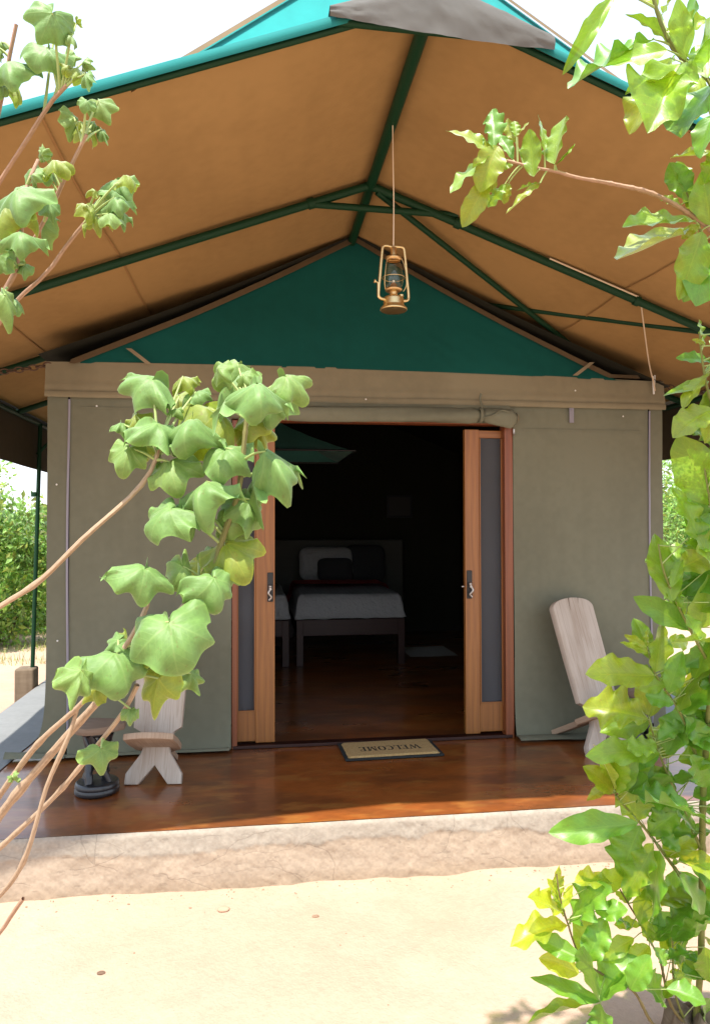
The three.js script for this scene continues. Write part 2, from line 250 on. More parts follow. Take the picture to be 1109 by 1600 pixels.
  // skirt lying on the floor
  part('floor_skirt', surf(40, 10, (u, w) => { const x = lerp(0.93, 1.88, u), k = w * (0.10 + 0.05 * sn(x * 3, 1, 261)); return [x, FL + 0.012 + 0.02 * Math.sin(w * 2.6) * (0.6 + sn(x * 6, 2, 263)) + 0.012 * (1 - w), 0.035 + k]; }, (u, w, p) => [p[0], p[2]]), M.khaki, T);
  part('floor_skirt', surf(24, 10, (u, w) => { const x = lerp(-2.20, -1.86, u), k = w * 0.09; return [x, FL + 0.014 + 0.05 * Math.sin(w * 2.8) * (0.8 + sn(x * 8, 2, 265)) * (1 - 0.5 * u), 0.01 + k]; }, (u, w, p) => [p[0], p[2]]), M.khaki, T);
  part('floor_skirt', surf(40, 8, (u, w) => { const x = lerp(-1.86, -0.90, u), k = w * (0.05 + 0.03 * sn(x * 3, 1, 269)); return [x, FL + 0.010 + 0.016 * Math.sin(w * 2.6) + 0.008 * (1 - w), 0.03 + k]; }, (u, w, p) => [p[0], p[2]]), M.khaki, T);
  for (const [x, y] of [[-1.93, 1.92], [-1.92, 0.98], [-1.70, 2.40], [1.70, 2.40], [1.94, 1.35], [-0.05, 2.472], [1.35, 2.56]]) part('press_stud', new THREE.SphereGeometry(0.006, 10, 6).scale(1, 1, 0.5).translate(x, y, 0.022 + (y > 2.45 ? 0.03 : 0)), M.white, T);
  const tab = part('hook_tab', [box(0.032, 0.10, 0.006, 1.335, 2.40, 0.024, 0.002), pipe(V(1.335, 2.43, 0.025), V(1.335, 2.43, 0.032), 0.006)], M.zip, T);
  part('corner_bracket', [pipe(V(1.905, 2.55, 0.05), V(1.925, 2.68, 0.03), 0.006), pipe(V(1.905, 2.55, 0.05), V(1.90, 2.67, 0.05), 0.006)], M.white, T);
  // rolled up door flap
  const rollR = x => 0.046 * (1 - 0.42 * Math.exp(-Math.pow((x - 0.70) / 0.025, 2))) * (1 + 0.16 * sst(0.74, 0.88, x)) * (1 - 0.55 * sst(0.90, 0.945, x));
  part('rolled_flap', surf(130, 22, (u, w) => {
    const x = lerp(-0.93, 0.945, u), a = w * 2 * Math.PI, r = rollR(x) * (1 + 0.10 * Math.sin(3 * a + x * 5) + 0.5 * sn(x * 9, w * 4, 271) * (x > 0.6 ? 1.2 : 0.5)), yc = 2.385 - 0.012 * Math.sin((x + 1) / 2 * Math.PI) - 0.02 * sst(0.72, 0.95, x);
    return [x, yc + r * 1.05 * Math.cos(a), 0.062 + r * 0.8 * Math.sin(a)];
  }, (u, w, p) => [p[0], w * 0.28]), M.khaki, T);
  part('flap_end', lathe([[0.001, 0.02], [0.012, 0.016], [0.02, 0.01], [0.026, 0.004], [0.03, 0]], 16).rotateZ(-Math.PI / 2).scale(1, 1.2, 1).translate(0.938, 2.366, 0.062), M.beige, T);
  part('flap_fold', surf(70, 4, (u, w) => { const x = lerp(-0.93, 0.90, u); return [x, lerp(2.405, 2.452, w) - 0.006 * Math.sin((x + 1) / 2 * Math.PI), 0.045 + 0.012 * (1 - w) + 0.006 * sn(x * 5, w, 273)]; }), M.khaki, T);
  part('tie_strap', [new THREE.TorusGeometry(0.036, 0.009, 8, 24).rotateY(Math.PI / 2).scale(1.3, 1.15, 1).translate(0.70, 2.385, 0.062), tube([V(0.70, 2.42, 0.10), V(0.695, 2.45, 0.09), V(0.692, 2.49, 0.075), V(0.70, 2.52, 0.07)], 0.008, 12, 6), tube([V(0.70, 2.36, 0.10), V(0.76, 2.375, 0.112), V(0.83, 2.41, 0.106), V(0.88, 2.40, 0.10)], 0.006, 16, 6)], M.khaki, T);
  // door frame
  const JH = 2.335, jy = (FL + JH) / 2, jh = JH - FL;
  part('door_jamb', box(0.056, jh, 0.10, 0.906, jy, -0.045), M.jamb, T); part('door_jamb', box(0.034, jh, 0.10, -0.872, jy, -0.045), M.jamb, T);
  part('door_head', box(1.73, 0.03, 0.10, 0.012, JH + 0.012, -0.052, 0.004, 'x'), M.jamb, T);
  part('door_sill', [box(1.80, 0.012, 0.09, 0.02, FL + 0.008, -0.045, 0.003, 'x'), box(1.80, 0.02, 0.012, 0.02, FL + 0.012, 0.006, 0.003, 'x')], M.bedWood, T);
  const door = (stX, stW, scX0, scX1, hx, s) => {
    const d = part('sliding_door', [box(stW, jh - 0.05, 0.045, stX, jy - 0.005, -0.075), box(scX1 - scX0, 0.19, 0.038, (scX0 + scX1) / 2, FL + 0.125, -0.075, 0.004), box(scX1 - scX0, 0.05, 0.038, (scX0 + scX1) / 2, JH - 0.06, -0.075, 0.004, 'x')], M.door, T);
    part('insect_screen', surf(8, 70, (u, w) => { const x = lerp(scX0, scX1, u), y = lerp(FL + 0.215, JH - 0.08, w); return [x, y, -0.078 + 0.010 * sn(x * 7 + y, y * 5, 281 + s) + 0.004 * sn(x * 20, y * 14, 283)]; }), M.screen, d);
    part('screen_bead', [box(0.008, jh - 0.30, 0.01, scX0 + 0.005, jy + 0.06, -0.052, 0.002), box(0.008, jh - 0.30, 0.01, scX1 - 0.005, jy + 0.06, -0.052, 0.002), box(scX1 - scX0 - 0.02, 0.008, 0.01, (scX0 + scX1) / 2, FL + 0.222, -0.052, 0.002, 'x')], M.door, d);
    const hy = FL + 1.0;
    part('handle_plate', box(0.036, 0.185, 0.007, hx, hy, -0.049, 0.003), M.dark, d);
    part('handle', [pipe(V(hx, hy - 0.01, -0.047), V(hx, hy - 0.01, -0.012), 0.008), tube([V(hx, hy - 0.01, -0.015), V(hx + s * 0.012, hy - 0.035, -0.010), V(hx - s * 0.006, hy - 0.062, -0.016), V(hx + s * 0.008, hy - 0.08, -0.02)], 0.0065, 16, 8), new THREE.SphereGeometry(0.011, 12, 8).translate(hx, hy + 0.005, -0.03)], M.metal, d);
  };
  door(0.674, 0.098, 0.722, 0.880, 0.652, 1); door(-0.682, 0.122, -0.858, -0.742, -0.650, -1);
  part('door_latch', [box(0.012, 0.035, 0.012, 0.936, 2.285, 0.022, 0.002), pipe(V(0.936, 2.30, 0.02), V(0.936, 2.255, 0.03), 0.004)], M.metal, T);
  part('strike_pin', pipe(V(0.622, 1.265, -0.075), V(0.606, 1.265, -0.075), 0.006), M.metal, T);
}

// ---------------------------------------------------------------- flysheet canopy on its pipe frame
const FX = -0.14, flyY = (x) => 3.535 - 0.37 * Math.abs(x - FX);
const TZ = [2.144, 0.79, -0.35, -1.5, -2.7, -3.9, -5.1], EL = -2.62, ER = 2.36;
const canopy = thing('flysheet_canopy', V(0, 0, 0), 'tan lined flysheet roof with green pipe frame stretched over the tent', 'canopy');
{
  const sagAt = z => { for (let k = 0; k < 6; k++) if (z <= TZ[k] && z >= TZ[k + 1]) { const t = (TZ[k] - z) / (TZ[k] - TZ[k + 1]); return Math.sin(t * Math.PI); } return 0; };
  const side = (s, off, lift) => surf(44, 110, (u, w) => {
    const x = s < 0 ? lerp(FX, EL, u) : lerp(FX, ER, u), z = lerp(TZ[0] + off, TZ[6], w);
    return [x, flyY(x) + lift - 0.028 * sagAt(z) * Math.sin(clamp(u * 1.1) * Math.PI) + 0.010 * sn(x * 2.4, z * 2.4, 301) * Math.sin(u * Math.PI) + 0.016 * sn(x * 5 + z * 4, z * 2.4 - x, 303) * sagAt(z) * Math.sin(u * Math.PI), z];
  }, (u, w, p) => [p[0], p[2]]);
  for (const s of [-1, 1]) { part('canvas_lining', side(s, 0.01, 0), M.tan, canopy); part('canvas_top', side(s, 0.014, 0.02), M.teal, canopy); }
  // sewn seams running from ridge to eave, 4 mm under the lining
  for (const [x, dx] of [[1.30, 0.012], [-1.42, -0.02], [-2.1, 0.01]]) part('lining_seam', surf(1, 110, (u, w) => { const z = lerp(TZ[0] - 0.02, TZ[6], w), X = x + dx * z, t = X < FX ? (FX - X) / (FX - EL) : (X - FX) / (ER - FX); return [X + (u - 0.5) * 0.010, flyY(X) - 0.005 - 0.028 * sagAt(z) * Math.sin(clamp(t * 1.1) * Math.PI) + 0.010 * sn(X * 2.4, z * 2.4, 301) * Math.sin(t * Math.PI) + 0.016 * sn(X * 5 + z * 4, z * 2.4 - X, 303) * sagAt(z) * Math.sin(t * Math.PI), z]; }, (u, w, p) => [p[0], p[2]]), M.seam, canopy);
  part('ridge_pole', pipe(V(FX, 3.495, TZ[0]), V(FX + 0.03, 3.495, TZ[6]), 0.026, 16), M.pipe, canopy);
  const rp = (s, z, r) => { const xe = s < 0 ? EL : ER; return pipe(V(FX, 3.535 - (r < 0.015 ? 0.006 : 0.018) - r, z), V(xe, flyY(xe) - (r < 0.015 ? 0.006 : 0.018) - r, z), r, 14); };
  TZ.forEach((z, k) => { for (const s of [-1, 1]) part(k ? 'rafter' : 'hem_pole', rp(s, z, k ? 0.022 : 0.012), M.pipe, canopy); });
  for (const s of [-1, 1]) part('hem_strip', surf(50, 5, (u, w) => { const x = s < 0 ? lerp(FX, EL, u) : lerp(FX, ER, u), a = w * 2.2; return [x, flyY(x) + 0.026 - 0.052 * w, TZ[0] + 0.012 + 0.024 * Math.sin(a)]; }, (u, w, p) => [p[0], w * 0.05]), M.hemTeal, canopy);
  part('collar_tie', pipe(V(-0.475, 3.408, TZ[0] + 0.02), V(0.24, 3.400, TZ[0] + 0.02), 0.014), M.pipe, canopy);
  part('collar_tie', pipe(V(-0.475, 3.375, TZ[1]), V(0.345, 3.36, TZ[1]), 0.018), M.pipe, canopy);
  part('brace', pipe(V(FX + 0.04, 3.46, TZ[1]), V(1.76, 2.78, TZ[2]), 0.017), M.pipe, canopy);
  part('brace', pipe(V(1.95, 2.755, TZ[1]), V(0.45, 3.27, TZ[2]), 0.016), M.pipe, canopy);
  for (const [x, w] of [[1.38, 0.014], [0.345, 0.016], [-0.455, 0.016]]) part('clamp', pipe(V(x - w, flyY(x - w) - 0.040, TZ[1]), V(x + w, flyY(x + w) - 0.040, TZ[1]), 0.029, 14), M.pipe, canopy);
  part('rafter_rope', tube([0.86, 1.0, 1.2, 1.38].map(x => V(x, flyY(x) - 0.024, TZ[1] + 0.020)), 0.005, 16, 6), M.rope, canopy);
  part('brace_rope', tube([V(1.2, 2.955, -0.06), V(1.45, 2.865, -0.17), V(1.70, 2.775, -0.3)], 0.005, 16, 6), M.rope, canopy);
  part('eave_pole', pipe(V(EL + 0.01, flyY(EL) - 0.05, TZ[0]), V(EL + 0.01, flyY(EL) - 0.05, TZ[6]), 0.02), M.pipe, canopy); part('eave_pole', pipe(V(ER - 0.01, flyY(ER) - 0.05, TZ[0]), V(ER - 0.01, flyY(ER) - 0.05, TZ[6]), 0.02), M.pipe, canopy);
  for (const [x, s] of [[EL, -1], [ER, 1]]) part('side_flap', surf(90, 10, (u, w) => { const z = lerp(TZ[0], TZ[6], u); return [x + s * (0.012 + 0.02 * sn(z * 2, w, 311) * w), lerp(flyY(x) + 0.01, 2.17 + 0.015 * sn(z * 1.5, 3, 313), w), z]; }, (u, w, p) => [p[2], p[1]]), M.brownFlap, canopy);
  for (const [x, s] of [[EL, 1], [ER, -1]]) for (const z of [TZ[0], -2.08, TZ[6]]) {
    part('post', pipe(V(x - s * 0.04, z > 2 ? -0.05 : 0.12, z), V(x + s * 0.02, flyY(x) - 0.05, z), 0.018), M.pipe, canopy);
    part('post_brace', pipe(V(x - s * 0.005, 2.30, z), V(x + s * 0.34, flyY(x) + 0.06, z), 0.014), M.pipe, canopy);
  }
  part('post_clamp', [pipe(V(-2.645, 1.93, -2.08), V(-2.645, 1.97, -2.08), 0.03), pipe(V(-2.63, 1.95, -2.06), V(-2.60, 2.02, -2.04), 0.004)], M.pipe, canopy);
  // small raised hood over the ridge with its front gable
  const HB = 1.0, hz0 = 2.06, hz1 = 1.75, hyTop = 3.80;
  const hood = part('hood_gable', surf(60, 12, (u, w) => { const x = FX + lerp(-HB, HB, u), d = Math.abs(x - FX), y0 = flyY(x) + 0.024, y1 = y0 + 0.55 * (1 - d / HB) + 0.002; return [x, lerp(y0, y1, w), lerp(hz0, hz0 - (hz0 - hz1) * (1 - d / HB), w)]; }), M.teal, canopy);
  for (const s of [-1, 1]) {
    part('hood_binding', surf(30, 3, (u, w) => { const d = HB * (1.03 - u), y = 3.535 + 0.026 - 0.37 * d + 0.55 * (1 - d / HB); return [FX + s * d, y - 0.034 * (1 - w) + 0.012, hz0 - (hz0 - hz1) * (1 - d / HB) + 0.012 + 0.02 * (1 - w)]; }), M.binding, canopy);
    part('hood_roof', surf(12, 20, (u, w) => { const d = HB * u, y = 3.535 + 0.028 - 0.37 * d + 0.55 * (1 - u); return [FX + s * d, y, lerp(hz0 - (hz0 - hz1) * (1 - u), TZ[6], w)]; }), M.teal, canopy);
  }
  part('hood_strap', surf(2, 6, (u, w) => [FX - 0.17 + (u - 0.5) * 0.05, lerp(3.52, 3.98, w), lerp(hz0 + 0.015, hz1 + 0.075, w)]), M.brownFlap, canopy);
  // weathered reinforcing cloth over the front peak
  part('peak_cloth', surf(60, 20, (u, w) => {
    const x = lerp(-0.50, 0.30, u), top = flyY(x) + 0.04, k = Math.sin(u * Math.PI), yb = lerp(3.405, 3.355, u) - 0.012 * k + 0.005 * sn(x * 5, 1, 321);
    const a = w < 0.6 ? w / 0.6 : 1, b = w < 0.6 ? 0 : (w - 0.6) / 0.4;
    const y = lerp(Math.min(yb, top - 0.012), top, a) + b * 0.10 * k, z = TZ[0] + 0.055 + 0.02 * Math.sin(a * 2.4) - 0.02 * a - 0.16 * b + 0.02 * sn(x * 5 + w, w * 3, 323) * Math.sin(a * 3.14) + 0.012 * sn(x * 16, w * 8, 325);
    return [x, y, z];
  }), M.grey, canopy);
}

// ---------------------------------------------------------------- hurricane lantern on its cord
{
  const L = thing('hurricane_lantern', V(-0.135, 2.63, 1.431), 'brass hurricane lantern hanging on a pale cord from the ridge pole', 'lantern', null, 0.25);
  const brass = mat([0.78, 0.60, 0.30], 0.36, { metalness: 1, bumpMap: rep(weave, 1, 1), bumpScale: 0.0003 }), copper = mat([0.66, 0.44, 0.21], 0.4, { metalness: 1 });
  part('fuel_tank', lathe([[0.001, 0.006], [0.05, 0.004], [0.058, 0], [0.061, 0.004], [0.060, 0.010], [0.050, 0.020], [0.046, 0.028], [0.045, 0.052], [0.041, 0.060], [0.022, 0.066], [0.017, 0.072], [0.017, 0.084]], 40), brass, L);
  part('burner', lathe([[0.017, 0.083], [0.030, 0.086], [0.038, 0.092], [0.039, 0.098], [0.030, 0.10], [0.016, 0.108], [0.013, 0.12], [0.005, 0.128], [0.001, 0.128]], 32), copper, L);
  part('globe', lathe([[0.030, 0.099], [0.040, 0.112], [0.0445, 0.135], [0.0435, 0.16], [0.037, 0.19], [0.030, 0.215], [0.029, 0.232]], 32), mat([0.93, 0.92, 0.86], 0.04, { transmission: 1, thickness: 0, ior: 1.5 }), L);
  part('wick', [pipe(V(0, 0.12, 0), V(0, 0.137, 0), 0.005)], M.white, L);
  part('chimney_cap', lathe([[0.028, 0.226], [0.034, 0.230], [0.036, 0.236], [0.034, 0.242], [0.018, 0.245], [0.014, 0.250], [0.014, 0.285], [0.001, 0.288]], 32), copper, L);
  const fr = []; const P = [V(0.036, 0.05, 0), V(0.062, 0.052, 0), V(0.073, 0.060, 0), V(0.074, 0.075, 0), V(0.066, 0.16, 0), V(0.055, 0.27, 0), V(0.052, 0.286, 0), V(0.043, 0.292, 0), V(0, 0.290, 0)];
  for (const s of [-1, 1]) part('side_tube', tube(P.map(p => V(s * p.x, p.y - (s < 0 ? 0.004 : 0), 0)), 0.0065, 40, 10), brass, L);
  for (const s of [-1, 1]) part('guard_wire', tube([V(s * 0.034, 0.238, 0.012), V(s * 0.045, 0.20, 0.02), V(s * 0.0525, 0.15, 0.024), V(s * 0.052, 0.108, 0.018), V(s * 0.044, 0.09, 0.008)], 0.0016, 20, 6), brass, L);
  part('guard_ring', new THREE.TorusGeometry(0.050, 0.0015, 6, 40).rotateX(Math.PI / 2).translate(0, 0.148, 0), brass, L);
  part('wick_knob', [pipe(V(-0.068, 0.115, 0), V(-0.09, 0.122, 0), 0.0028), new THREE.CylinderGeometry(0.008, 0.008, 0.006, 16).rotateZ(1.3).translate(-0.092, 0.123, 0), box(0.008, 0.06, 0.012, -0.076, 0.09, 0, 0.002)], brass, L);
  part('filler_cap', new THREE.CylinderGeometry(0.010, 0.010, 0.008, 16).translate(0.030, 0.066, 0.018), brass, L);
  part('hanging_cord', tube([V(0, 0.286, 0), V(0.002, 0.50, 0), V(-0.001, 0.70, 0), V(-0.002, 0.845, 0)], 0.0028, 20, 8), M.cord, L);
}
// cord and chain by the corner of the tent
tag(part('guy_cord', tube([V(1.404, 2.935, 0.79), V(1.56, 2.84, 0.55), V(1.78, 2.70, 0.22), V(1.905, 2.60, 0.06), V(1.912, 2.57, 0.055)], 0.0045, 24, 8), M.rope, scene), 'thin pale cord tied from a right rafter down to the corner bracket', 'cord');
function chainThing(a, b, label) {
  const o = thing('chain', a, label, 'chain'), d = b.clone().sub(a), n = Math.round(d.length() / 0.042), q = new THREE.Quaternion().setFromUnitVectors(V(1, 0, 0), d.clone().normalize());
  for (let k = 0; k < n; k++) { const g = new THREE.TorusGeometry(0.017, 0.0045, 8, 16).scale(1.5, 1, 1).rotateX(k % 2 ? 1.57 : 0).applyQuaternion(q).translate(d.x * (k + 0.5) / n, d.y * (k + 0.5) / n - 0.02 * Math.sin((k + 0.5) / n * 3.14), d.z * (k + 0.5) / n); part('chain_link', g, M.rust, o); }
}
chainThing(V(1.96, 2.64, 0.0), V(2.34, 2.58, -0.02), 'short rusty chain tying the right tent corner to the canopy eave');
chainThing(V(-1.97, 2.65, 0.0), V(-2.60, 2.585, -0.02), 'short rusty chain tying the left tent corner to the canopy eave');
{ // stump at the foot of the left post
  const s = thing('wooden_stump', V(-2.70, -0.05, -2.08), 'weathered wooden block at the foot of the green canopy post', 'block');
  part('stump_body', box(0.16, 0.50, 0.16, 0, 0.25, 0, 0.02), M.barkDark, s);
}

// ---------------------------------------------------------------- inside: beds and the rest
{
  const duvet = mat([0.42, 0.42, 0.415], 0.9, { bumpMap: rep(sandBump, 1.5, 1.5), bumpScale: 0.02 }), red = mat([0.5, 0.02, 0.02], 0.9), darkCloth = mat([0.03, 0.03, 0.032], 0.9);
  const pillowGeo = (w, h, d) => { const g = new THREE.SphereGeometry(1, 28, 20), p = g.attributes.position; for (let i = 0; i < p.count; i++) { const f = v => Math.sign(v) * Math.pow(Math.abs(v), 0.45), x = f(p.getX(i)), y = f(p.getY(i)); p.setXYZ(i, x * w / 2 * (1 + 0.05 * y * y), y * h / 2 * (1 + 0.05 * x * x), p.getZ(i) * d / 2); } g.computeVertexNormals(); return g; };
  const bed = (cx, label) => {
    const b = thing('bed', V(cx, FL, -2.66), label, 'bed'), W = 1.1;
    part('bed_frame', [box(W - 0.02, 0.16, 0.04, 0, 0.38, 0, 0.006, 'x'), box(0.04, 0.16, 1.9, -W / 2 + 0.03, 0.38, -0.96, 0.006, 'z'), box(0.04, 0.16, 1.9, W / 2 - 0.03, 0.38, -0.96, 0.006, 'z')], M.bedWood, b);
    for (const x of [-W / 2 + 0.04, W / 2 - 0.04]) for (const z of [-0.01, -1.9]) part('leg', box(0.07, 0.46, 0.07, x, 0.23, z, 0.006), M.bedWood, b);
    part('mattress', box(W - 0.04, 0.16, 1.86, 0, 0.54, -0.96, 0.05), duvet, b);
    part('duvet', surf(50, 60, (u, w) => { const a = (u - 0.5) * 2, x = a * (W / 2 + 0.05), e = sst(0.80, 1, Math.abs(a)), z0 = lerp(-1.5, 0.06, w), f = sst(0.86, 1, w); return [x * (1 - 0.06 * e * e), 0.70 - 0.23 * Math.max(e * e, f * f) + 0.03 * sn(x * 3, z0 * 3, 341) + (e > 0.9 || f > 0.9 ? 0.02 * sn(x * 8, z0 * 8, 5) : 0), z0 - 0.03 * f * f]; }), duvet, b);
  };
  bed(0.21, 'twin bed with white duvet inside the tent, facing the open doorway'); bed(-0.95, 'twin bed with white duvet, partly behind the left sliding door');
  tag(part('bed_throw', surf(40, 16, (u, w) => { const a = (u - 0.5) * 2, x = 0.21 + a * 0.585, e = sst(0.82, 1, Math.abs(a)), z = lerp(-4.10, -3.45, w); return [x, FL + 0.75 - 0.2 * e * e + 0.02 * sn(x * 4, z * 4, 351), z]; }), red, scene), 'dark red throw folded across the bed facing the doorway', 'throw');
  const pl = (x, y, z, w, h, m, label, tilt) => { const p = part('pillow', pillowGeo(w, h, 0.16), m, scene); p.position.set(x, y, z); p.rotation.x = tilt; tag(p, label, 'pillow'); };
  pl(0.13, FL + 0.93, -4.35, 0.66, 0.42, duvet, 'white pillow propped against the pale headboard', -0.3);
  pl(0.22, FL + 0.87, -4.16, 0.42, 0.28, darkCloth, 'small dark cushion in front of the white pillow', -0.35); pl(0.62, FL + 0.93, -4.4, 0.5, 0.46, darkCloth, 'dark cushion beside the white pillow', -0.25);
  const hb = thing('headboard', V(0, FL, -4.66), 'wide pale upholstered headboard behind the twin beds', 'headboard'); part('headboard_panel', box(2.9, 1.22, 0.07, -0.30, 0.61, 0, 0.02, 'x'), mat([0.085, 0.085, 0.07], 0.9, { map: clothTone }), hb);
  const rug = part('bedside_rug', surf(20, 20, (u, w) => [lerp(0.88, 1.40, u), FL + 0.014 + 0.01 * sn(u * 4, w * 4, 361), lerp(-3.6, -2.95, w)]), mat([0.5, 0.5, 0.46], 0.95), scene); tag(rug, 'small pale rug on the dark floor beside the bed', 'rug');
  const net = mat([0.10, 0.42, 0.36], 0.9, { map: rep(clothTone, 1, 1), transmission: 0.25, thickness: 0 });
  const nt = thing('net_canopy', V(-0.95, 2.29, -1.9), 'teal net canopy hung under the tent roof above the doorway', 'net');
  for (let k = 0; k < 4; k++) part('net_panel', surf(20, 20, (u, w) => { const a = k * Math.PI / 2, hx = 1.02, hz = 0.6; const c = [[-hx, hz], [hx, hz], [hx, -hz], [-hx, -hz]], p = c[k], q = c[(k + 1) % 4]; const t = Math.pow(w, 1.0), x = lerp(lerp(p[0], q[0], u), 0.3, t), z = lerp(lerp(p[1], q[1], u), 0, t); return [x, 0.36 * Math.pow(w, 1.25) + 0.02 * sn(x * 5, z * 5, 371), z]; }), net, nt);
  for (let k = 0; k < 4; k++) { const hx = 1.02, hz = 0.6, c = [[-hx, hz], [hx, hz], [hx, -hz], [-hx, -hz]], p = c[k], q = c[(k + 1) % 4]; part('net_rail', pipe(V(p[0], -0.004, p[1]), V(q[0], -0.004, q[1]), 0.008), M.dark, nt); }
  const pic = thing('wall_picture', V(1.15, 1.93, -4.87), 'small dark framed picture on the back wall of the tent', 'picture'); part('picture_frame', box(0.34, 0.30, 0.03, 0, 0, 0, 0.004, 'x'), M.dark, pic); part('picture_print', box(0.28, 0.24, 0.004, 0, 0, 0.017, 0.001), mat([0.05, 0.05, 0.045], 0.7), pic);
}

// ---------------------------------------------------------------- doormat
{
  const m = thing('doormat', V(0.075, FL + 0.006, 0.165), 'coir welcome mat with black border on the red veranda floor', 'doormat', null, 0.035);
  part('rubber_border', box(0.60, 0.012, 0.335, 0, 0.003, 0, 0.004), mat([0.018, 0.022, 0.022], 0.8, { bumpMap: rep(weave, 4, 4), bumpScale: 0.002 }), m);
  const cv = document.createElement('canvas'); cv.width = 1024; cv.height = 512; const c = cv.getContext('2d'), rr = rng(5);
  c.fillStyle = '#b79a66'; c.fillRect(0, 0, 1024, 512);
  for (let k = 0; k < 16000; k++) { const x = rr() * 1024, y = rr() * 512, a = rr() * 6.28, l = 4 + rr() * 10, t = rr(); c.strokeStyle = t < 0.3 ? 'rgba(90,64,32,0.5)' : t < 0.7 ? 'rgba(215,188,134,0.55)' : 'rgba(160,110,62,0.5)'; c.lineWidth = 1.5; c.beginPath(); c.moveTo(x, y); c.lineTo(x + Math.cos(a) * l, y + Math.sin(a) * l); c.stroke(); }
  c.save(); c.translate(512, 275); c.rotate(Math.PI); c.fillStyle = '#17130e'; c.font = 'bold 200px serif'; c.textAlign = 'center'; c.textBaseline = 'middle'; c.fillText('WELCOME', 0, 0, 700); c.restore();
  for (let k = 0; k < 2500; k++) { const x = 150 + rr() * 724, y = 150 + rr() * 240, a = rr() * 6.28; c.strokeStyle = 'rgba(180,150,98,0.45)'; c.lineWidth = 1.3; c.beginPath(); c.moveTo(x, y); c.lineTo(x + Math.cos(a) * 8, y + Math.sin(a) * 8); c.stroke(); }
  const ct = new THREE.CanvasTexture(cv); ct.colorSpace = THREE.SRGBColorSpace;
  const h2 = tex(256, 128, (u, v) => hash(Math.floor(u * 256), Math.floor(v * 128), 8), false);
  part('coir_pile', surf(60, 30, (u, w) => { const e = Math.min(u, 1 - u, w, 1 - w), k = sst(0, 0.03, e); return [(u - 0.5) * (0.562 + 0.012 * sn(w * 14, 1, 3)), 0.008 + 0.010 * k, (w - 0.5) * (0.298 + 0.01 * sn(u * 20, 2, 3))]; }, (u, w) => [u, 1 - w]), mat(0xffffff, 1, { map: ct, bumpMap: h2, bumpScale: 0.004 }), m);
}

// ---------------------------------------------------------------- two plank chairs and two carved stools
function makeChair(label) {
  const t = thing('plank_chair', V(0, 0, 0), label, 'chair', 'carved two plank chairs on the veranda');
  const back = new THREE.Shape(); // outline of the back board with its two splayed feet
  [[-0.165, 0], [-0.163, 0.06], [-0.085, 0.175], [-0.075, 0.22], [-0.085, 0.265], [-0.10, 0.295], [-0.142, 0.32], [-0.152, 0.60], [-0.157, 0.92]].forEach(([x, y], i) => i ? back.lineTo(x, y) : back.moveTo(x, y));
  back.bezierCurveTo(-0.15, 0.965, -0.09, 0.985, 0, 0.988); back.bezierCurveTo(0.09, 0.985, 0.15, 0.965, 0.157, 0.92);
  [[0.152, 0.60], [0.142, 0.32], [0.10, 0.295], [0.085, 0.265], [0.075, 0.22], [0.085, 0.175], [0.163, 0.06], [0.165, 0], [0.085, 0.0], [0, 0.105], [-0.085, 0.0]].forEach(([x, y]) => back.lineTo(x, y));
  const tilt = 19 * Math.PI / 180;
  const wob = (g, s) => { const p = g.attributes.position; for (let i = 0; i < p.count; i++) p.setXYZ(i, p.getX(i) + 0.010 * sn(p.getY(i) * 4, s, 5), p.getY(i), p.getZ(i) + 0.03 * p.getX(i) * p.getX(i) * 6 * 0.4); return g; };
  const bg = wob(metreUV(toCreasedNormals(extrude(back, 0.042, 0.006), 0.6)), 3); bg.computeVertexNormals(); const bm = part('backrest', toCreasedNormals(bg, 0.6).rotateX(-tilt), M.old, t);
  // dark drying cracks at the top of the back board
  for (const [x, l] of [[-0.03, 0.10], [0.045, 0.05]]) part('wood_crack', surf(2, 14, (u, w) => [x + (u - 0.5) * 0.005 * w + 0.02 * w * w * 0.4 + 0.006 * sn(w * 4, x, 3), 0.985 - l * (1 - w), 0.0225 + 0.03 * x * x * 2.4]).rotateX(-tilt), mat([0.10, 0.055, 0.03], 0.9), bm);
  const seat = new THREE.Shape(), pts = [[-0.05, 0], [-0.055, 0.26], [-0.075, 0.30], [-0.135, 0.36], [-0.145, 0.52], [-0.14, 0.66]];
  pts.forEach(([x, y], i) => i ? seat.lineTo(x, y) : seat.moveTo(x, y)); seat.quadraticCurveTo(0, 0.745, 0.14, 0.66); pts.slice(0, -1).reverse().forEach(([x, y]) => seat.lineTo(-x, y));
  const sg = toCreasedNormals(metreUV(extrude(seat, 0.036, 0.005)), 0.6); sg.rotateX(Math.PI / 2 - 27 * Math.PI / 180).translate(0, 0.016, -0.45);
  part('seat', sg, M.oldInner, t);
  return t;
}
const chairL = makeChair('pale plank chair left of the doorway, half hidden by the soft leaves');
chairL.position.set(-1.285, FL, 0.565); chairL.rotation.y = -0.10; chairL.scale.setScalar(0.92);
const chairR = chairL.clone(); chairR.name = numbered('plank_chair'); scene.add(chairR); chairR.position.set(1.40, FL, 0.385); chairR.rotation.y = 0.42; chairR.scale.set(1.18, 0.98, 0.98);
chairR.userData = { ...chairL.userData, label: 'pale plank chair right of the doorway with its whole backrest in view' };
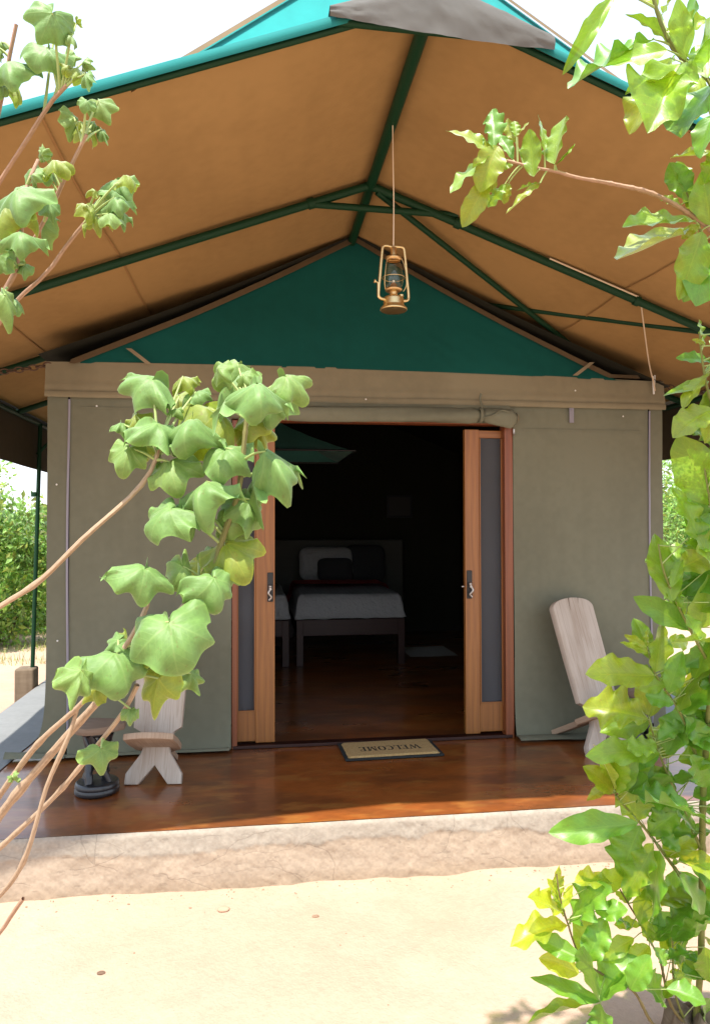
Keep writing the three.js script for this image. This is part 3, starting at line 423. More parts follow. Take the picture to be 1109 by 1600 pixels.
{
  const st = thing('carved_stool', V(-1.563, FL, 0.64), 'black carved stool with bark edged slab top beside the left chair', 'stool', 'black carved stools beside the chairs');
  const black = mat([0.013, 0.013, 0.015], 0.3, { clearcoat: 0.4, clearcoatRoughness: 0.3 });
  part('stool_base', lathe([[0.001, 0], [0.104, 0], [0.112, 0.008], [0.113, 0.024], [0.107, 0.030], [0.107, 0.035], [0.111, 0.040], [0.108, 0.056], [0.098, 0.064], [0.001, 0.066]], 40), black, st);
  for (let k = 0; k < 4; k++) { const a = k * Math.PI / 2 + 0.4, c = Math.cos(a), s = Math.sin(a); part('carved_leg', taperTube([V(0.070 * c, 0.06, 0.070 * s), V(0.05 * Math.cos(a + 0.4), 0.13, 0.05 * Math.sin(a + 0.4)), V(0.032 * Math.cos(a + 0.9), 0.20, 0.032 * Math.sin(a + 0.9)), V(0.055 * Math.cos(a + 1.3), 0.27, 0.055 * Math.sin(a + 1.3)), V(0.075 * Math.cos(a + 1.5), 0.315, 0.075 * Math.sin(a + 1.5))], 0.02, 0.018, 20, 8, 0.2, k + 3), black, st); }
  part('stool_collar', lathe([[0.001, 0.30], [0.075, 0.302], [0.082, 0.312], [0.08, 0.322], [0.001, 0.324]], 28), black, st);
  const rr = rng(12), sl = new THREE.Shape(); for (let k = 0; k < 40; k++) { const a = k / 40 * 6.283, r = 0.118 + 0.012 * Math.sin(3 * a + 1) + 0.008 * (rr() - 0.5), x = r * 1.12 * Math.cos(a), y = r * 0.95 * Math.sin(a); k ? sl.lineTo(x, y) : sl.moveTo(x, y); }
  part('slab_top', metreUV(toCreasedNormals(extrude(sl, 0.036, 0.006), 0.5).rotateX(-Math.PI / 2).translate(0, 0.341, 0), 'x'), mat([0.42, 0.34, 0.28], 0.8, { map: rep(oldWood, 2, 2) }), st);
  const s2 = st.clone(); s2.name = numbered('carved_stool'); scene.add(s2); s2.position.set(1.66, FL, 0.30); s2.rotation.y = 1.1; s2.userData = { ...st.userData, label: 'dark carved stool beside the right chair, seen between glossy leaves' };
}

// ---------------------------------------------------------------- stones and crumbs on the sand
{
  const stone = (x, z, r, flat, c, label) => { const g = mergeVertices(new THREE.IcosahedronGeometry(r, 3)), p = g.attributes.position; for (let i = 0; i < p.count; i++) { const k = 1 + 0.5 * sn(p.getX(i) / r * 0.9, p.getY(i) / r * 0.9 + p.getZ(i) / r, Math.round(x * 50) + 400); p.setXYZ(i, p.getX(i) * k * 1.4, p.getY(i) * k * flat, p.getZ(i) * k); } g.computeVertexNormals(); const o = part('stone', g, mat(c, 0.95, { map: rep(sandTex, 4, 4) }), scene); o.position.set(x, groundY(x, z) + r * flat * 0.45, z); tag(o, label, 'stone'); };
  const g0 = (px, py) => { const a = at(px, py, 1), d = a.clone().sub(CAM); return CAM.clone().addScaledVector(d, -CAM.y / d.y); };
  let p = g0(349, 1425); stone(p.x, p.z, 0.020, 0.55, [1.0, 0.95, 0.9], 'pale flat stone on the sand in front of the step');
  p = g0(493, 1433); stone(p.x, p.z, 0.010, 0.6, [0.6, 0.55, 0.5], 'small grey pebble on the sand below the doormat');
  p = g0(158, 1519); stone(p.x, p.z, 0.011, 0.5, [0.35, 0.3, 0.27], 'dark brown pebble alone on the sand at lower left');
  const rr = rng(31), gs = [];
  for (let k = 0; k < 260; k++) { const near = rr() < 0.75, x = lerp(-2.2, 2.2, rr()), z = near ? 1.22 + 0.22 * rr() * rr() : 1.25 + 1.2 * rr(), r = 0.0015 + 0.005 * rr() * rr() * (near ? 1 : 0.7); gs.push(new THREE.IcosahedronGeometry(r, 0).scale(1.3, 0.7, 1).rotateY(rr() * 6).translate(x, groundY(x, z) + r * 0.3, z)); }
  const o = part('gravel', gs, mat([0.75, 0.68, 0.62], 0.95, { map: sandTex }), scene); o.userData.kind = 'stuff'; o.userData.label = 'crumbs of plaster and grit scattered on the sand';
}
M.stemSoft = mat([0.50, 0.62, 0.28], 0.7, { map: barkTex });
// ---------------------------------------------------------------- leaves
function veinTex(kind, s) {
  return tex(512, 512, (u, v) => {
    const x = u * 2 - 1, y = v * 2 - 1; let vein = 0; const blot = sst(0.70, 0.82, fbm(u, v, 26, 26, 3, s + 40)) * 0.5;
    if (kind === 'palm') {                     // veins spread from the stalk at the origin
      const r = Math.hypot(x, y), a = Math.atan2(x, y);
      for (const t of [0, 1.0, -1.0, 2.05, -2.05]) { const d = Math.abs(a - t) * r; vein = Math.max(vein, Math.exp(-Math.pow(d / (0.010 + 0.012 * (1 - r)), 2)) * sst(1.0, 0.7, r)); }
      for (const t of [0, 1.0, -1.0]) { const la = r * Math.cos(a - t), lx = Math.abs(r * Math.sin(a - t)), k = ((la - lx * 0.75) * 8) % 1; if (la > 0.1 && lx < 0.30) vein = Math.max(vein, 0.5 * Math.exp(-Math.pow((k - 0.5) / 0.07, 2))); }
    } else {                                   // a midrib with side veins
      const lx = Math.abs(x), k = (((v - lx * 0.19 - 0.03 * lx * lx) * 11) % 1 + 1) % 1;
      vein = Math.max(Math.exp(-Math.pow(lx / (0.05 * (1.15 - v)), 2)), 0.62 * Math.exp(-Math.pow((k - 0.5) / 0.075, 2)) * sst(1, 0.75, lx));
      vein = Math.max(vein, 0.18 * Math.exp(-Math.pow(((((lx * 9 + v * 2) % 1) + 1) % 1 - 0.5) / 0.06, 2)));
    }
    const V1 = kind === 'palm' ? 0.40 : 0.5, n = fbm(u, v, 5, 5, 4, s), f = fbm(u, v, 50, 50, 2, s + 5), k = 0.78 + 0.34 * n + 0.16 * (f - 0.5);
    return [lerp(k, 1.5, V1 * vein), lerp(k, 1.25, V1 * vein), lerp(k * 0.95, 1.45, V1 * vein)].map((c, i) => c * 0.62 * lerp(1, [0.9, 0.55, 0.6][i], blot));
  });
}
const palmTex = veinTex('palm', 501), penTex = veinTex('pen', 511);
const leafMat = (c, map, rough, tr, o = {}) => mat(c, rough, { map, transmission: tr, thickness: 0, ior: 1.45, bumpMap: map, bumpScale: 0.0012, ...o });
const sv = { vertexColors: true }, softMats = [leafMat([0.28, 0.52, 0.12], palmTex, 0.55, 0.22, sv), leafMat([0.35, 0.58, 0.12], palmTex, 0.55, 0.30, sv), leafMat([0.56, 0.74, 0.07], palmTex, 0.55, 0.52, sv)];
const glossMats = [leafMat([0.30, 0.66, 0.05], penTex, 0.40, 0.46, { clearcoat: 0.2, clearcoatRoughness: 0.3 }), leafMat([0.50, 0.82, 0.045], penTex, 0.40, 0.52, { clearcoat: 0.2, clearcoatRoughness: 0.3 }), leafMat([0.72, 0.92, 0.05], penTex, 0.40, 0.58, { clearcoat: 0.3, clearcoatRoughness: 0.3 })];
// broad, shallowly lobed, heart based leaf; stalk joins at the origin, tip at y = 0.8
function softLeaf(s) {
  const r = rng(s), ky = 1.5 + 1.7 * r(), kx = 0.5 + 2.6 * r() * r(), fold = 0.06 + 0.55 * r(), ph = r() * 6.28, ph2 = r() * 6.28, skew = (r() - 0.5) * 0.3, crisp = 0.05 + 0.10 * r(), t0 = ky * 0.4, roll = 0.04 + 0.14 * r();
  const NA = 64, NR = 12, pos = [0, 0, 0], uv = [0.5, 0.5], clr = [1, 1, 1], idx = [];
  for (let k = 1; k <= NR; k++) for (let i = 0; i < NA; i++) {
    const t = (i + 0.5) / NA * 2 * Math.PI - Math.PI, a = Math.abs(t), g = (c, w) => Math.exp(-Math.pow((a - c) / w, 2));
    let rad = 0.60 - 0.06 * a / Math.PI + 0.20 * g(0, 0.24) + 0.13 * g(1.0, 0.22) + 0.05 * g(2.05, 0.4); rad *= lerp(0.05, 1, sst(0.0, 0.66, Math.PI - a)); rad *= 1 + 0.03 * Math.sin(t * 9 + ph) + 0.06 * Math.sin(t * 4 + ph2);
    const f = k === NR ? 1 : k === NR - 1 ? 0.975 : k / (NR - 1), q = rad * f, x = q * Math.sin(t) * (1 + skew * Math.sign(t)), y = q * Math.cos(t);
    let z = -fold * Math.max(0, Math.abs(x) - 0.05) + 0.014 * Math.cos(t * 6.1) * q + crisp * f * f * f * Math.sin(t * 7 + ph) + 0.07 * f * f * Math.sin(t * 3 + ph2) - roll * Math.pow(f, 5) * (0.6 + 0.8 * Math.sin(t * 2.5 + ph2));
    z += 0.11 * sn(x * 2.6, y * 2.6, s) + 0.035 * sn(x * 8, y * 8, s + 1);
    const b = t0 - ky * y, X = Math.sin(kx * x) / kx, Zx = -(1 - Math.cos(kx * x)) / kx;
    pos.push(X, (Math.sin(t0) - Math.sin(b)) / ky + z * Math.sin(-b) , (Math.cos(b) - Math.cos(t0)) / ky + (z + Zx) * Math.cos(b)); uv.push(0.5 + x * 0.62, 0.5 + y * 0.62);
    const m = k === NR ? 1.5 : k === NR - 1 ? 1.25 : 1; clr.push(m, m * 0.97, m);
  }
  for (let i = 0; i < NA - 1; i++) idx.push(0, 1 + i + 1, 1 + i);
  for (let k = 0; k < NR - 1; k++) for (let i = 0; i < NA - 1; i++) { const a = 1 + k * NA + i, b = a + 1, c = a + NA, d = c + 1; idx.push(a, b, c, b, d, c); }
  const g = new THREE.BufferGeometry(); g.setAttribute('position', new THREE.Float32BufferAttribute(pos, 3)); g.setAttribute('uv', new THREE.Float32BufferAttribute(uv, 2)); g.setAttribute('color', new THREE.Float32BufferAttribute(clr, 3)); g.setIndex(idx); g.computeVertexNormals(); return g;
}
// long wavy edged leaf, widest beyond the middle; base at the origin, tip at y = 1, half width 0.5
function glossLeaf(s) {
  const r = rng(s), fold = 0.15 + 0.55 * r(), arch = (r() - 0.25) * 1.1, ph = r() * 6.28, ph2 = r() * 6.28, wave = 0.05 + 0.13 * r(), twist = (r() - 0.5) * 1.9, n1 = 2.6 + 1.6 * r(), side = (r() - 0.5) * 0.25;
  return surf(10, 22, (u, w) => {
    const v = u * 2 - 1, env = Math.pow(Math.sin(Math.PI * Math.pow(clamp(w, 0, 1), 0.82)), 0.75) * (0.62 + 0.55 * w) * (w > 0.9 ? 1 : 1), tooth = 1 + 0.03 * Math.sin(w * 30 + ph + 3 * v) + 0.08 * Math.sin(w * 9 + ph2 + (v > 0 ? 2 : 0));
    const hw = Math.max(0.5 * env * tooth, 0.012 * (1 - w)), x0 = v * hw, a = twist * w, e = v * v;
    let z = fold * (Math.abs(x0) - 0.0) * 0.8 + arch * w * w * -0.6 + wave * e * Math.sin(w * 6.28 * n1 + (v > 0 ? ph : ph2)) * env;
    const x = x0 * Math.cos(a) + side * w * w * 0.6, zz = z + x0 * Math.sin(a);
    return [x, w, zz + 0.012 * sn(x * 7, w * 7, s)];
  }, (u, w) => [u, w]);
}
const softGeo = Array.from({ length: 18 }, (_, k) => softLeaf(600 + k)), glossGeo = Array.from({ length: 26 }, (_, k) => glossLeaf(700 + k));
const SUNP = SUN.clone();
const py_ = L => L[1];
function setLeaf(parent, origin, kind, a, b, w, n, mIdx, vIdx, unit) {
  const Y = b.clone().sub(a); let len = Y.length() / unit; Y.normalize();
  const Z = n.clone().addScaledVector(Y, -n.dot(Y)).normalize(), X = Y.clone().cross(Z);
  const o = new THREE.Mesh(kind === 'soft' ? softGeo[vIdx % softGeo.length] : glossGeo[vIdx % glossGeo.length], (kind === 'soft' ? softMats : glossMats)[mIdx]);
  o.name = 'leaf'; o.castShadow = o.receiveShadow = true;
  o.quaternion.setFromRotationMatrix(new THREE.Matrix4().makeBasis(X, Y, Z)); o.position.copy(a).sub(origin); if (kind !== 'soft') { len *= parent.userData.big || 1.04; if (w > 0.2) w = Math.min(0.80, w * (1.0 + 0.09 * (vIdx % 7))); } else { len *= 1.04; w *= 0.84; } o.scale.set(len * w, len, len * (kind === 'soft' ? 1 : Math.max(0.5, w))); parent.add(o); return o;
}
// one branch with its leaves. leaves: [stalk x, stalk y, tip x, tip y, width] in photograph pixels, at the branch's own distance
function branch(root, pts, r0, r1, m, kind, depth, leaves, o = {}) {
  const origin = root.position, rr = rng((o.seed || 1) * 97 + 13), P = pts.map(p => (p instanceof THREE.Vector3 ? p.clone() : at(p[0], p[1], p[2] || depth)).sub(origin));
  const b = part('branch', taperTube(P, r0, r1, Math.max(24, P.length * 10), 8, 0.35, o.seed || 1), m, root), curve = new THREE.CatmullRomCurve3(P, false, 'centripetal'), big = o.big && (b.userData.big = o.big), samp = curve.getPoints(80), stalks = [];
  leaves.forEach((L, k) => {
    const dep = depth + (o.spread || 0.09) * (rr() - 0.5) + (L[6] || 0), px = Math.hypot(L[2] - L[0], L[3] - L[1]) * dep / FPX, a = at(L[0], L[1], dep), t = at(L[2], L[3], dep + (rr() - 0.55) * px * 0.7);
    const toCam = CAM.clone().sub(a).normalize(), n = toCam.multiplyScalar(o.face || 0.8).add(V(0, o.up || 0.55, 0)).add(V(rr() - 0.5, rr() - 0.5, rr() - 0.5).multiplyScalar(o.jit || 1.0));
    const mi = kind === 'gloss' && L[5] === 0 && rr() < (py_(L) < 1150 ? 0.55 : 0.3) ? 1 : L[5] ?? (rr() < 0.5 ? 0 : rr() < 0.65 ? 1 : 2); setLeaf(b, origin, kind, a, t, L[4], n, mi, Math.floor(rr() * 182), kind === 'soft' ? 0.8 : 1);
    const la = a.clone().sub(origin); let best = samp[0], bd = 1e9, bi = 0; samp.forEach((q, i) => { const d = q.distanceTo(la); if (d < bd) { bd = d; best = q; bi = i; } });
    if (bd > 0.006 && bd < 0.4) { const back = samp[Math.max(0, bi - Math.round(bd * 60))], mid = la.clone().lerp(back, 0.5).add(V(0, 0.06 * bd, 0)); stalks.push(taperTube([back, mid, la], r1 * 0.62 + 0.0006, 0.0012, 10, 6)); }
  });
  for (let k = 0; k < (o.fill || 0); k++) {      // leaves further back in the shrub
    const c = curve.getPointAt(0.35 + 0.65 * rr()), d = V(rr() - 0.5, rr() - 0.25, rr() - 0.6).addScaledVector(AX[0], 0.55).normalize(), a = c.clone().addScaledVector(d, 0.03 + 0.07 * rr()).add(origin), l = (0.08 + 0.075 * rr()), t = a.clone().addScaledVector(d.add(V(0, -0.25, 0)).normalize(), l);
    setLeaf(b, origin, kind, a, t, 0.45 + 0.2 * rr(), CAM.clone().sub(a).normalize().multiplyScalar(0.5).add(V(rr() - 0.5, 0.5, rr() - 0.5)), rr() < 0.6 ? 0 : rr() < 0.6 ? 1 : 2, Math.floor(rr() * 64), 1); stalks.push(taperTube([c, a.clone().sub(origin)], 0.002, 0.0012, 4, 5));
  }
  if (stalks.length) { const s = part('leaf_stalks', stalks, o.stalk || M.stalk, b); s.userData.kind = 'stuff'; }
  return b;
}
// ---------------------------------------------------------------- soft leaved shrub at left, its foot below the frame
{
  const foot = V(-1.62, -0.02, 3.12), S = thing('soft_leaved_shrub', foot, 'pale stemmed shrub with broad soft drooping leaves at left before the veranda', 'shrub');
  const f = (x = 0, z = 0) => foot.clone().add(V(x, 0.02, z)), up = (x, y, z) => foot.clone().add(V(x, y, z));
  branch(S, [f(), up(-0.02, 0.5, 0.12), [-160, 1520, 1.28], [0, 1275, 1.14], [70, 1190, 1.08], [150, 1100, 1.03], [240, 1000, 1.0], [318, 915, 1.0], [324, 905, 1.0]], 0.011, 0.0044, M.bark, 'soft', 1.0, [], { seed: 2 });
  branch(S, [[312, 922, 1.0], [332, 895, 1.0], [345, 850, 1.0], [372, 770, 1.0], [382, 690, 1.0], [388, 618, 1.0]], 0.0046, 0.003, M.stemSoft, 'soft', 1.0, [
    [300, 780, 318, 820, 0.9, 1, 0.05], [410, 740, 404, 800, 0.8, 0, 0.04], [330, 860, 320, 905, 0.9, 0, 0.05], 
    [402, 600, 408, 690, 1.2, 0, -0.08], [448, 590, 474, 655, 0.9, 1], [340, 640, 352, 735, 0.7, 2, 0.05], [372, 570, 332, 618, 0.9, 1], [322, 752, 330, 838, 1.0, 0, -0.06], [390, 780, 386, 848, 0.95, 0], [416, 705, 474, 822, 0.62, 0, -0.05],
    [352, 852, 392, 920, 0.95, 2], [335, 902, 345, 974, 1.0, 0, -0.05], [358, 892, 374, 915, 0.8, 0, 0.05], [286, 885, 292, 955, 0.55, 1], [300, 935, 290, 905, 0.7, 0, 0.06], [266, 796, 236, 858, 1.15, 0], [400, 640, 385, 700, 0.8, 2, 0.06], [430, 610, 425, 690, 0.8, 0, 0.03], [365, 590, 350, 660, 0.9, 0, 0.02], [352, 700, 340, 770, 0.9, 0, 0.03], [400, 660, 420, 720, 0.8, 2, 0.05], [290, 790, 300, 850, 0.9, 0, 0.04], [310, 880, 318, 930, 0.8, 2, 0.06], [360, 800, 352, 860, 0.8, 1, 0.04], [380, 585, 400, 610, 1, 1, 0.04], [340, 575, 362, 600, 1, 1, 0.04]], { seed: 3 });
  branch(S, [f(0.02), up(0.0, 0.45, 0.14), [-120, 1420, 1.25], [0, 1243, 1.14], [62, 1160, 1.06], [130, 1097, 1.0], [175, 1040, 0.97], [225, 960, 0.96], [240, 900, 0.98]], 0.009, 0.003, M.bark, 'soft', 0.95, [
    [265, 972, 283, 1078, 1.0, 0, -0.06], [180, 1020, 203, 1110, 1.25, 0], [226, 890, 206, 962, 1.1, 0], [200, 1000, 172, 992, 0.9, 2, 0.05], [128, 1048, 110, 1112, 0.75, 1], [248, 1060, 240, 1124, 0.7, 2, 0.05], [298, 1052, 312, 1088, 0.9, 1, 0.04], [205, 1108, 206, 1142, 0.7, 1], [185, 1000, 160, 1030, 0.9, 0, 0.04], [150, 1075, 128, 1100, 0.9, 2, 0.05], [22, 1218, 30, 1206, 0.9, 1, 0.13], [20, 1216, 10, 1214, 0.9, 1, 0.13], [230, 1010, 262, 1040, 0.9, 2, 0.06], [160, 1040, 150, 1090, 0.9, 0, 0.05], [260, 1010, 240, 1060, 0.9, 0, 0.05]], { seed: 5 });
  branch(S, [f(-0.02), up(-0.05, 0.4, 0.1), [-130, 1440, 1.22], [0, 1325, 1.12], [90, 1240, 1.05], [150, 1168, 1.0], [196, 1108, 0.97], [215, 1070, 0.96]], 0.007, 0.003, M.bark, 'soft', 0.98, [[158, 1170, 160, 1212, 1.25, 1, -0.05]], { seed: 7 });
  branch(S, [f(0.03, 0.03), up(0.0, 0.3, 0.12), [-100, 1480, 1.2], [0, 1400, 1.1], [40, 1340, 1.05], [75, 1225, 1.03], [108, 1150, 1.02], [122, 1105, 1.02]], 0.006, 0.0028, M.bark, 'soft', 1.0, [], { seed: 9 });
  branch(S, [f(-0.04, 0.03), up(-0.06, 0.25, 0.1), [-80, 1530, 1.15], [0, 1458, 1.08], [22, 1425, 1.06], [37, 1404, 1.05]], 0.005, 0.0028, M.barkPink, 'soft', 1.0, [], { seed: 11 });
  branch(S, [f(-0.03), up(-0.12, 0.6, 0.05), [-260, 1190, 1.25], [-80, 1005, 1.12], [0, 948, 1.06], [62, 908, 1.03], [130, 842, 1.0], [222, 757, 1.0], [244, 718, 1.0], [250, 688, 1.0]], 0.009, 0.003, M.bark, 'soft', 1.02, [
    [238, 594, 204, 662, 1.15, 0, -0.03], [300, 655, 292, 742, 1.1, 0, -0.04], [247, 662, 262, 716, 1.2, 0], [202, 700, 190, 755, 0.8, 1], [214, 650, 206, 692, 0.75, 2, 0.04], [266, 722, 282, 784, 1.0, 1], [190, 662, 192, 692, 0.8, 0, 0.04], [286, 588, 308, 628, 0.85, 2], [280, 620, 290, 660, 0.9, 2, 0.06], [325, 640, 330, 700, 0.9, 0, 0.04], [272, 640, 285, 660, 1.2, 1, 0.05], [306, 612, 312, 640, 1.2, 0, 0.06], [270, 690, 300, 720, 1, 0, 0.04], [230, 690, 232, 730, 0.8, 2, 0.05], [316, 690, 330, 740, 0.9, 2, 0.05]], { seed: 13 });
  // upper branches
  branch(S, [f(-0.06), up(-0.2, 0.9, 0.1), up(-0.22, 1.5, 0.3), [-120, 480, 1.25], [0, 284, 1.15], [45, 215, 1.1], [80, 160, 1.08], [106, 132, 1.06]], 0.010, 0.003, M.barkPink, 'soft', 1.08, [
    [82, 20, 60, 74, 1.15, 0, -0.04], [92, 18, 114, 58, 1.1, 1], [74, 74, 48, 120, 1.2, 0], [110, 102, 96, 124, 0.95, 2], [130, 98, 152, 112, 0.8, 1], [122, 108, 116, 138, 0.8, 2], [134, 116, 142, 146, 0.6, 0], [112, 56, 118, 80, 0.8, 1], [120, 36, 132, 30, 0.9, 2], [88, 30, 90, 64, 0.7, 2, 0.04], [104, 90, 128, 92, 0.8, 1, 0.03]], { seed: 17 });
  branch(S, [f(-0.05, 0.03), up(-0.16, 0.9, 0.2), up(-0.14, 1.35, 0.35), [-60, 590, 1.18], [8, 452, 1.13], [70, 345, 1.1], [110, 262, 1.08], [136, 210, 1.06]], 0.008, 0.0026, M.barkPink, 'soft', 1.08, [
    [136, 158, 130, 180, 1.05, 0], [154, 158, 172, 196, 1.0, 1], [116, 184, 108, 222, 0.85, 1], [132, 200, 152, 234, 0.7, 2], [158, 202, 170, 230, 0.45, 0], [126, 190, 122, 208, 0.9, 2], [148, 190, 142, 216, 0.8, 0],
    [70, 345, 78, 395, 0.45, 1], [78, 318, 84, 352, 0.8, 0], [85, 254, 112, 296, 0.7, 2], [62, 262, 78, 296, 0.9, 0], [66, 242, 68, 226, 0.9, 1], [70, 244, 62, 228, 0.8, 1], [40, 290, 66, 312, 1.0, 0]], { seed: 19 });
  branch(S, [f(-0.04, 0.05), up(-0.12, 0.9, 0.25), up(-0.1, 1.3, 0.42), [-40, 560, 1.15], [22, 474, 1.1], [75, 425, 1.08], [110, 376, 1.07], [144, 336, 1.06]], 0.007, 0.0026, M.barkPink, 'soft', 1.06, [
    [182, 280, 158, 304, 1.1, 0], [186, 284, 206, 322, 1.0, 0], [195, 274, 212, 312, 0.9, 2], [150, 298, 134, 310, 0.9, 2], [164, 308, 150, 342, 1.0, 0], [180, 308, 196, 352, 0.8, 0], [150, 338, 158, 372, 0.8, 2], [170, 334, 182, 362, 0.9, 1], [140, 322, 138, 358, 0.7, 2], [178, 300, 172, 330, 1.0, 0], [190, 330, 196, 364, 0.7, 0], [136, 322, 128, 326, 0.9, 2]], { seed: 23 });
  branch(S, [f(-0.07, 0.02), up(-0.2, 0.9, 0.2), up(-0.2, 1.4, 0.36), [-50, 600, 1.1], [0, 470, 1.06], [26, 424, 1.04], [34, 370, 1.03], [40, 300, 1.03], [60, 250, 1.05]], 0.007, 0.0025, M.barkPink, 'soft', 1.03, [
    [28, 296, 36, 354, 1.3, 0, -0.04], [14, 318, 8, 384, 0.9, 2], [32, 360, 42, 422, 0.9, 0, -0.04], [20, 398, 14, 430, 0.8, 1], [40, 414, 38, 440, 0.8, 0], [8, 462, 16, 522, 0.7, 1], [18, 468, 32, 500, 0.7, 0], [50, 332, 56, 372, 0.9, 2, 0.04], [50, 274, 74, 286, 1.0, 1], [0, 400, -10, 440, 1, 0], [-20, 350, -30, 400, 1, 0]], { seed: 29 });
  branch(S, [f(-0.08), up(-0.25, 1.0, 0.1), up(-0.28, 1.6, 0.3), [-60, 330, 1.15], [0, 170, 1.1], [14, 95, 1.08], [26, 38, 1.07]], 0.007, 0.003, M.barkPink, 'soft', 1.08, [[14, 96, 22, 142, 1.2, 0], [22, 128, 26, 168, 0.9, 2], [2, 66, 6, 90, 0.8, 1], [-6, 120, -12, 165, 1.1, 0], [-10, 70, -30, 100, 1, 1]], { seed: 31 });
}
// ---------------------------------------------------------------- glossy shrub at right, sprouting from an old stump
{
  const foot = at(1082, 1655, 2.36); foot.y = -0.01;
  const S = thing('glossy_leaved_shrub', foot, 'bright green glossy shrub sprouting from an old stump at right before the step', 'shrub');
  const rr0 = rng(41), sl = lathe([[0.001, 0.10], [0.05, 0.115], [0.078, 0.10], [0.085, 0.05], [0.10, 0.0], [0.13, -0.06]], 26), sp = sl.attributes.position;
  for (let i = 0; i < sp.count; i++) { const a = Math.atan2(sp.getZ(i), sp.getX(i)), k = 1 + 0.16 * Math.sin(3 * a + 1) + 0.10 * Math.sin(7 * a) + 0.25 * sn(sp.getX(i) * 30, sp.getY(i) * 20 + sp.getZ(i) * 30, 7); sp.setXYZ(i, sp.getX(i) * k, sp.getY(i) + 0.02 * Math.sin(5 * a) * (sp.getY(i) > 0.08 ? 1 : 0), sp.getZ(i) * k); } sl.computeVertexNormals();
  part('stump', sl, M.barkDark, S);
  const f = (x = 0, z = 0) => foot.clone().add(V(x, 0.06, z)), g = { up: 0.55, face: 0.6, jit: 0.9, spread: 0.16 };
  // main stem, with its crown to the top right
  branch(S, [f(0.01), [1094, 1500, 2.28], [1096, 1380, 2.2], [1098, 1240, 2.1], [1112, 1050, 2.0], [1135, 800, 1.85], [1150, 500, 1.7], [1150, 260, 1.58], [1109, 130, 1.5], [1052, 76, 1.48], [1022, 5, 1.46], [1012, -70, 1.44]], 0.0105, 0.0038, M.barkGreen, 'gloss', 1.5, [
    [962, -12, 900, 76, 0.20, 0], [1022, 62, 912, 112, 0.42, 0], [1042, 78, 962, 100, 0.5, 0], [1046, 90, 992, 178, 0.62, 2], [1062, 100, 1018, 172, 0.6, 1], [1076, 114, 1000, 128, 0.5, 2], [1109, 132, 1068, 192, 0.62, 0], [1112, 180, 1098, 228, 0.6, 0],
    [1052, 70, 1000, 24, 0.42, 1], [1030, 30, 1058, -14, 0.5, 2], [1062, 82, 1086, 6, 0.55, 0], [1080, 100, 1112, 26, 0.6, 0], [1070, 94, 1064, 18, 0.45, 1], [1104, 122, 1112, 58, 0.5, 1], [1026, 12, 1004, -30, 0.5, 2], [1040, 50, 1090, 30, 0.5, 2], [1120, 150, 1160, 90, 0.5, 0], [1140, 200, 1190, 240, 0.5, 1], [1150, 300, 1200, 260, 0.5, 0], [1056, 84, 1030, 128, 0.5, 0, 0.06], [1088, 110, 1062, 150, 0.55, 0, 0.06], [1096, 120, 1084, 168, 0.55, 2, 0.03]], { ...g, fill: 16, big: 1.28, seed: 43 });
  branch(S, [[1150, 440, 1.7], [1132, 382, 1.66], [1086, 341, 1.63], [1020, 303, 1.6], [960, 288, 1.6], [900, 277, 1.6], [868, 268, 1.6], [835, 262, 1.6], [795, 252, 1.6], [772, 246, 1.6]], 0.0065, 0.0028, M.barkPink, 'gloss', 1.6, [
    [772, 236, 706, 196, 0.32, 2], [770, 232, 772, 166, 0.42, 0], [768, 244, 697, 280, 0.26, 0], [778, 228, 748, 284, 0.6, 2, -0.03], [762, 282, 724, 346, 0.45, 2], [788, 288, 764, 326, 0.5, 1], [794, 286, 784, 311, 0.5, 2], [801, 250, 783, 206, 0.3, 0], [802, 254, 774, 260, 0.6, 1], [805, 222, 788, 184, 0.42, 2], [806, 214, 803, 188, 0.5, 1], [808, 214, 822, 190, 0.4, 2], [833, 276, 828, 206, 0.34, 1], [866, 256, 874, 184, 0.5, 1], [850, 236, 846, 174, 0.28, 1], [867, 258, 898, 225, 0.09, 1], [844, 286, 808, 294, 0.4, 0], [842, 288, 790, 336, 0.26, 2], [765, 262, 770, 300, 0.6, 2, 0.03], [752, 232, 742, 210, 0.5, 0]], { ...g, seed: 47, spread: 0.06 });
  branch(S, [[1150, 470, 1.7], [1128, 420, 1.66], [1098, 372, 1.64], [1084, 330, 1.63], [1072, 300, 1.62]], 0.005, 0.0025, M.barkGreen, 'gloss', 1.62, [
    [1086, 347, 980, 346, 0.4, 1], [1076, 356, 964, 416, 0.52, 2], [1096, 362, 1066, 456, 0.4, 0], [1112, 400, 1078, 462, 0.62, 0], [1110, 352, 1096, 270, 0.62, 0], [1076, 312, 1046, 258, 0.42, 0], [1062, 320, 1034, 308, 0.5, 0], [1072, 300, 1060, 252, 0.42, 1], [1116, 244, 1054, 238, 0.48, 2], [1092, 350, 1064, 372, 0.55, 2], [1104, 380, 1092, 412, 0.4, 1], [1112, 300, 1078, 290, 0.5, 1], [1120, 420, 1160, 470, 0.5, 0], [1085, 330, 1068, 300, 0.4, 0]], { ...g, fill: 6, seed: 53, spread: 0.08 });
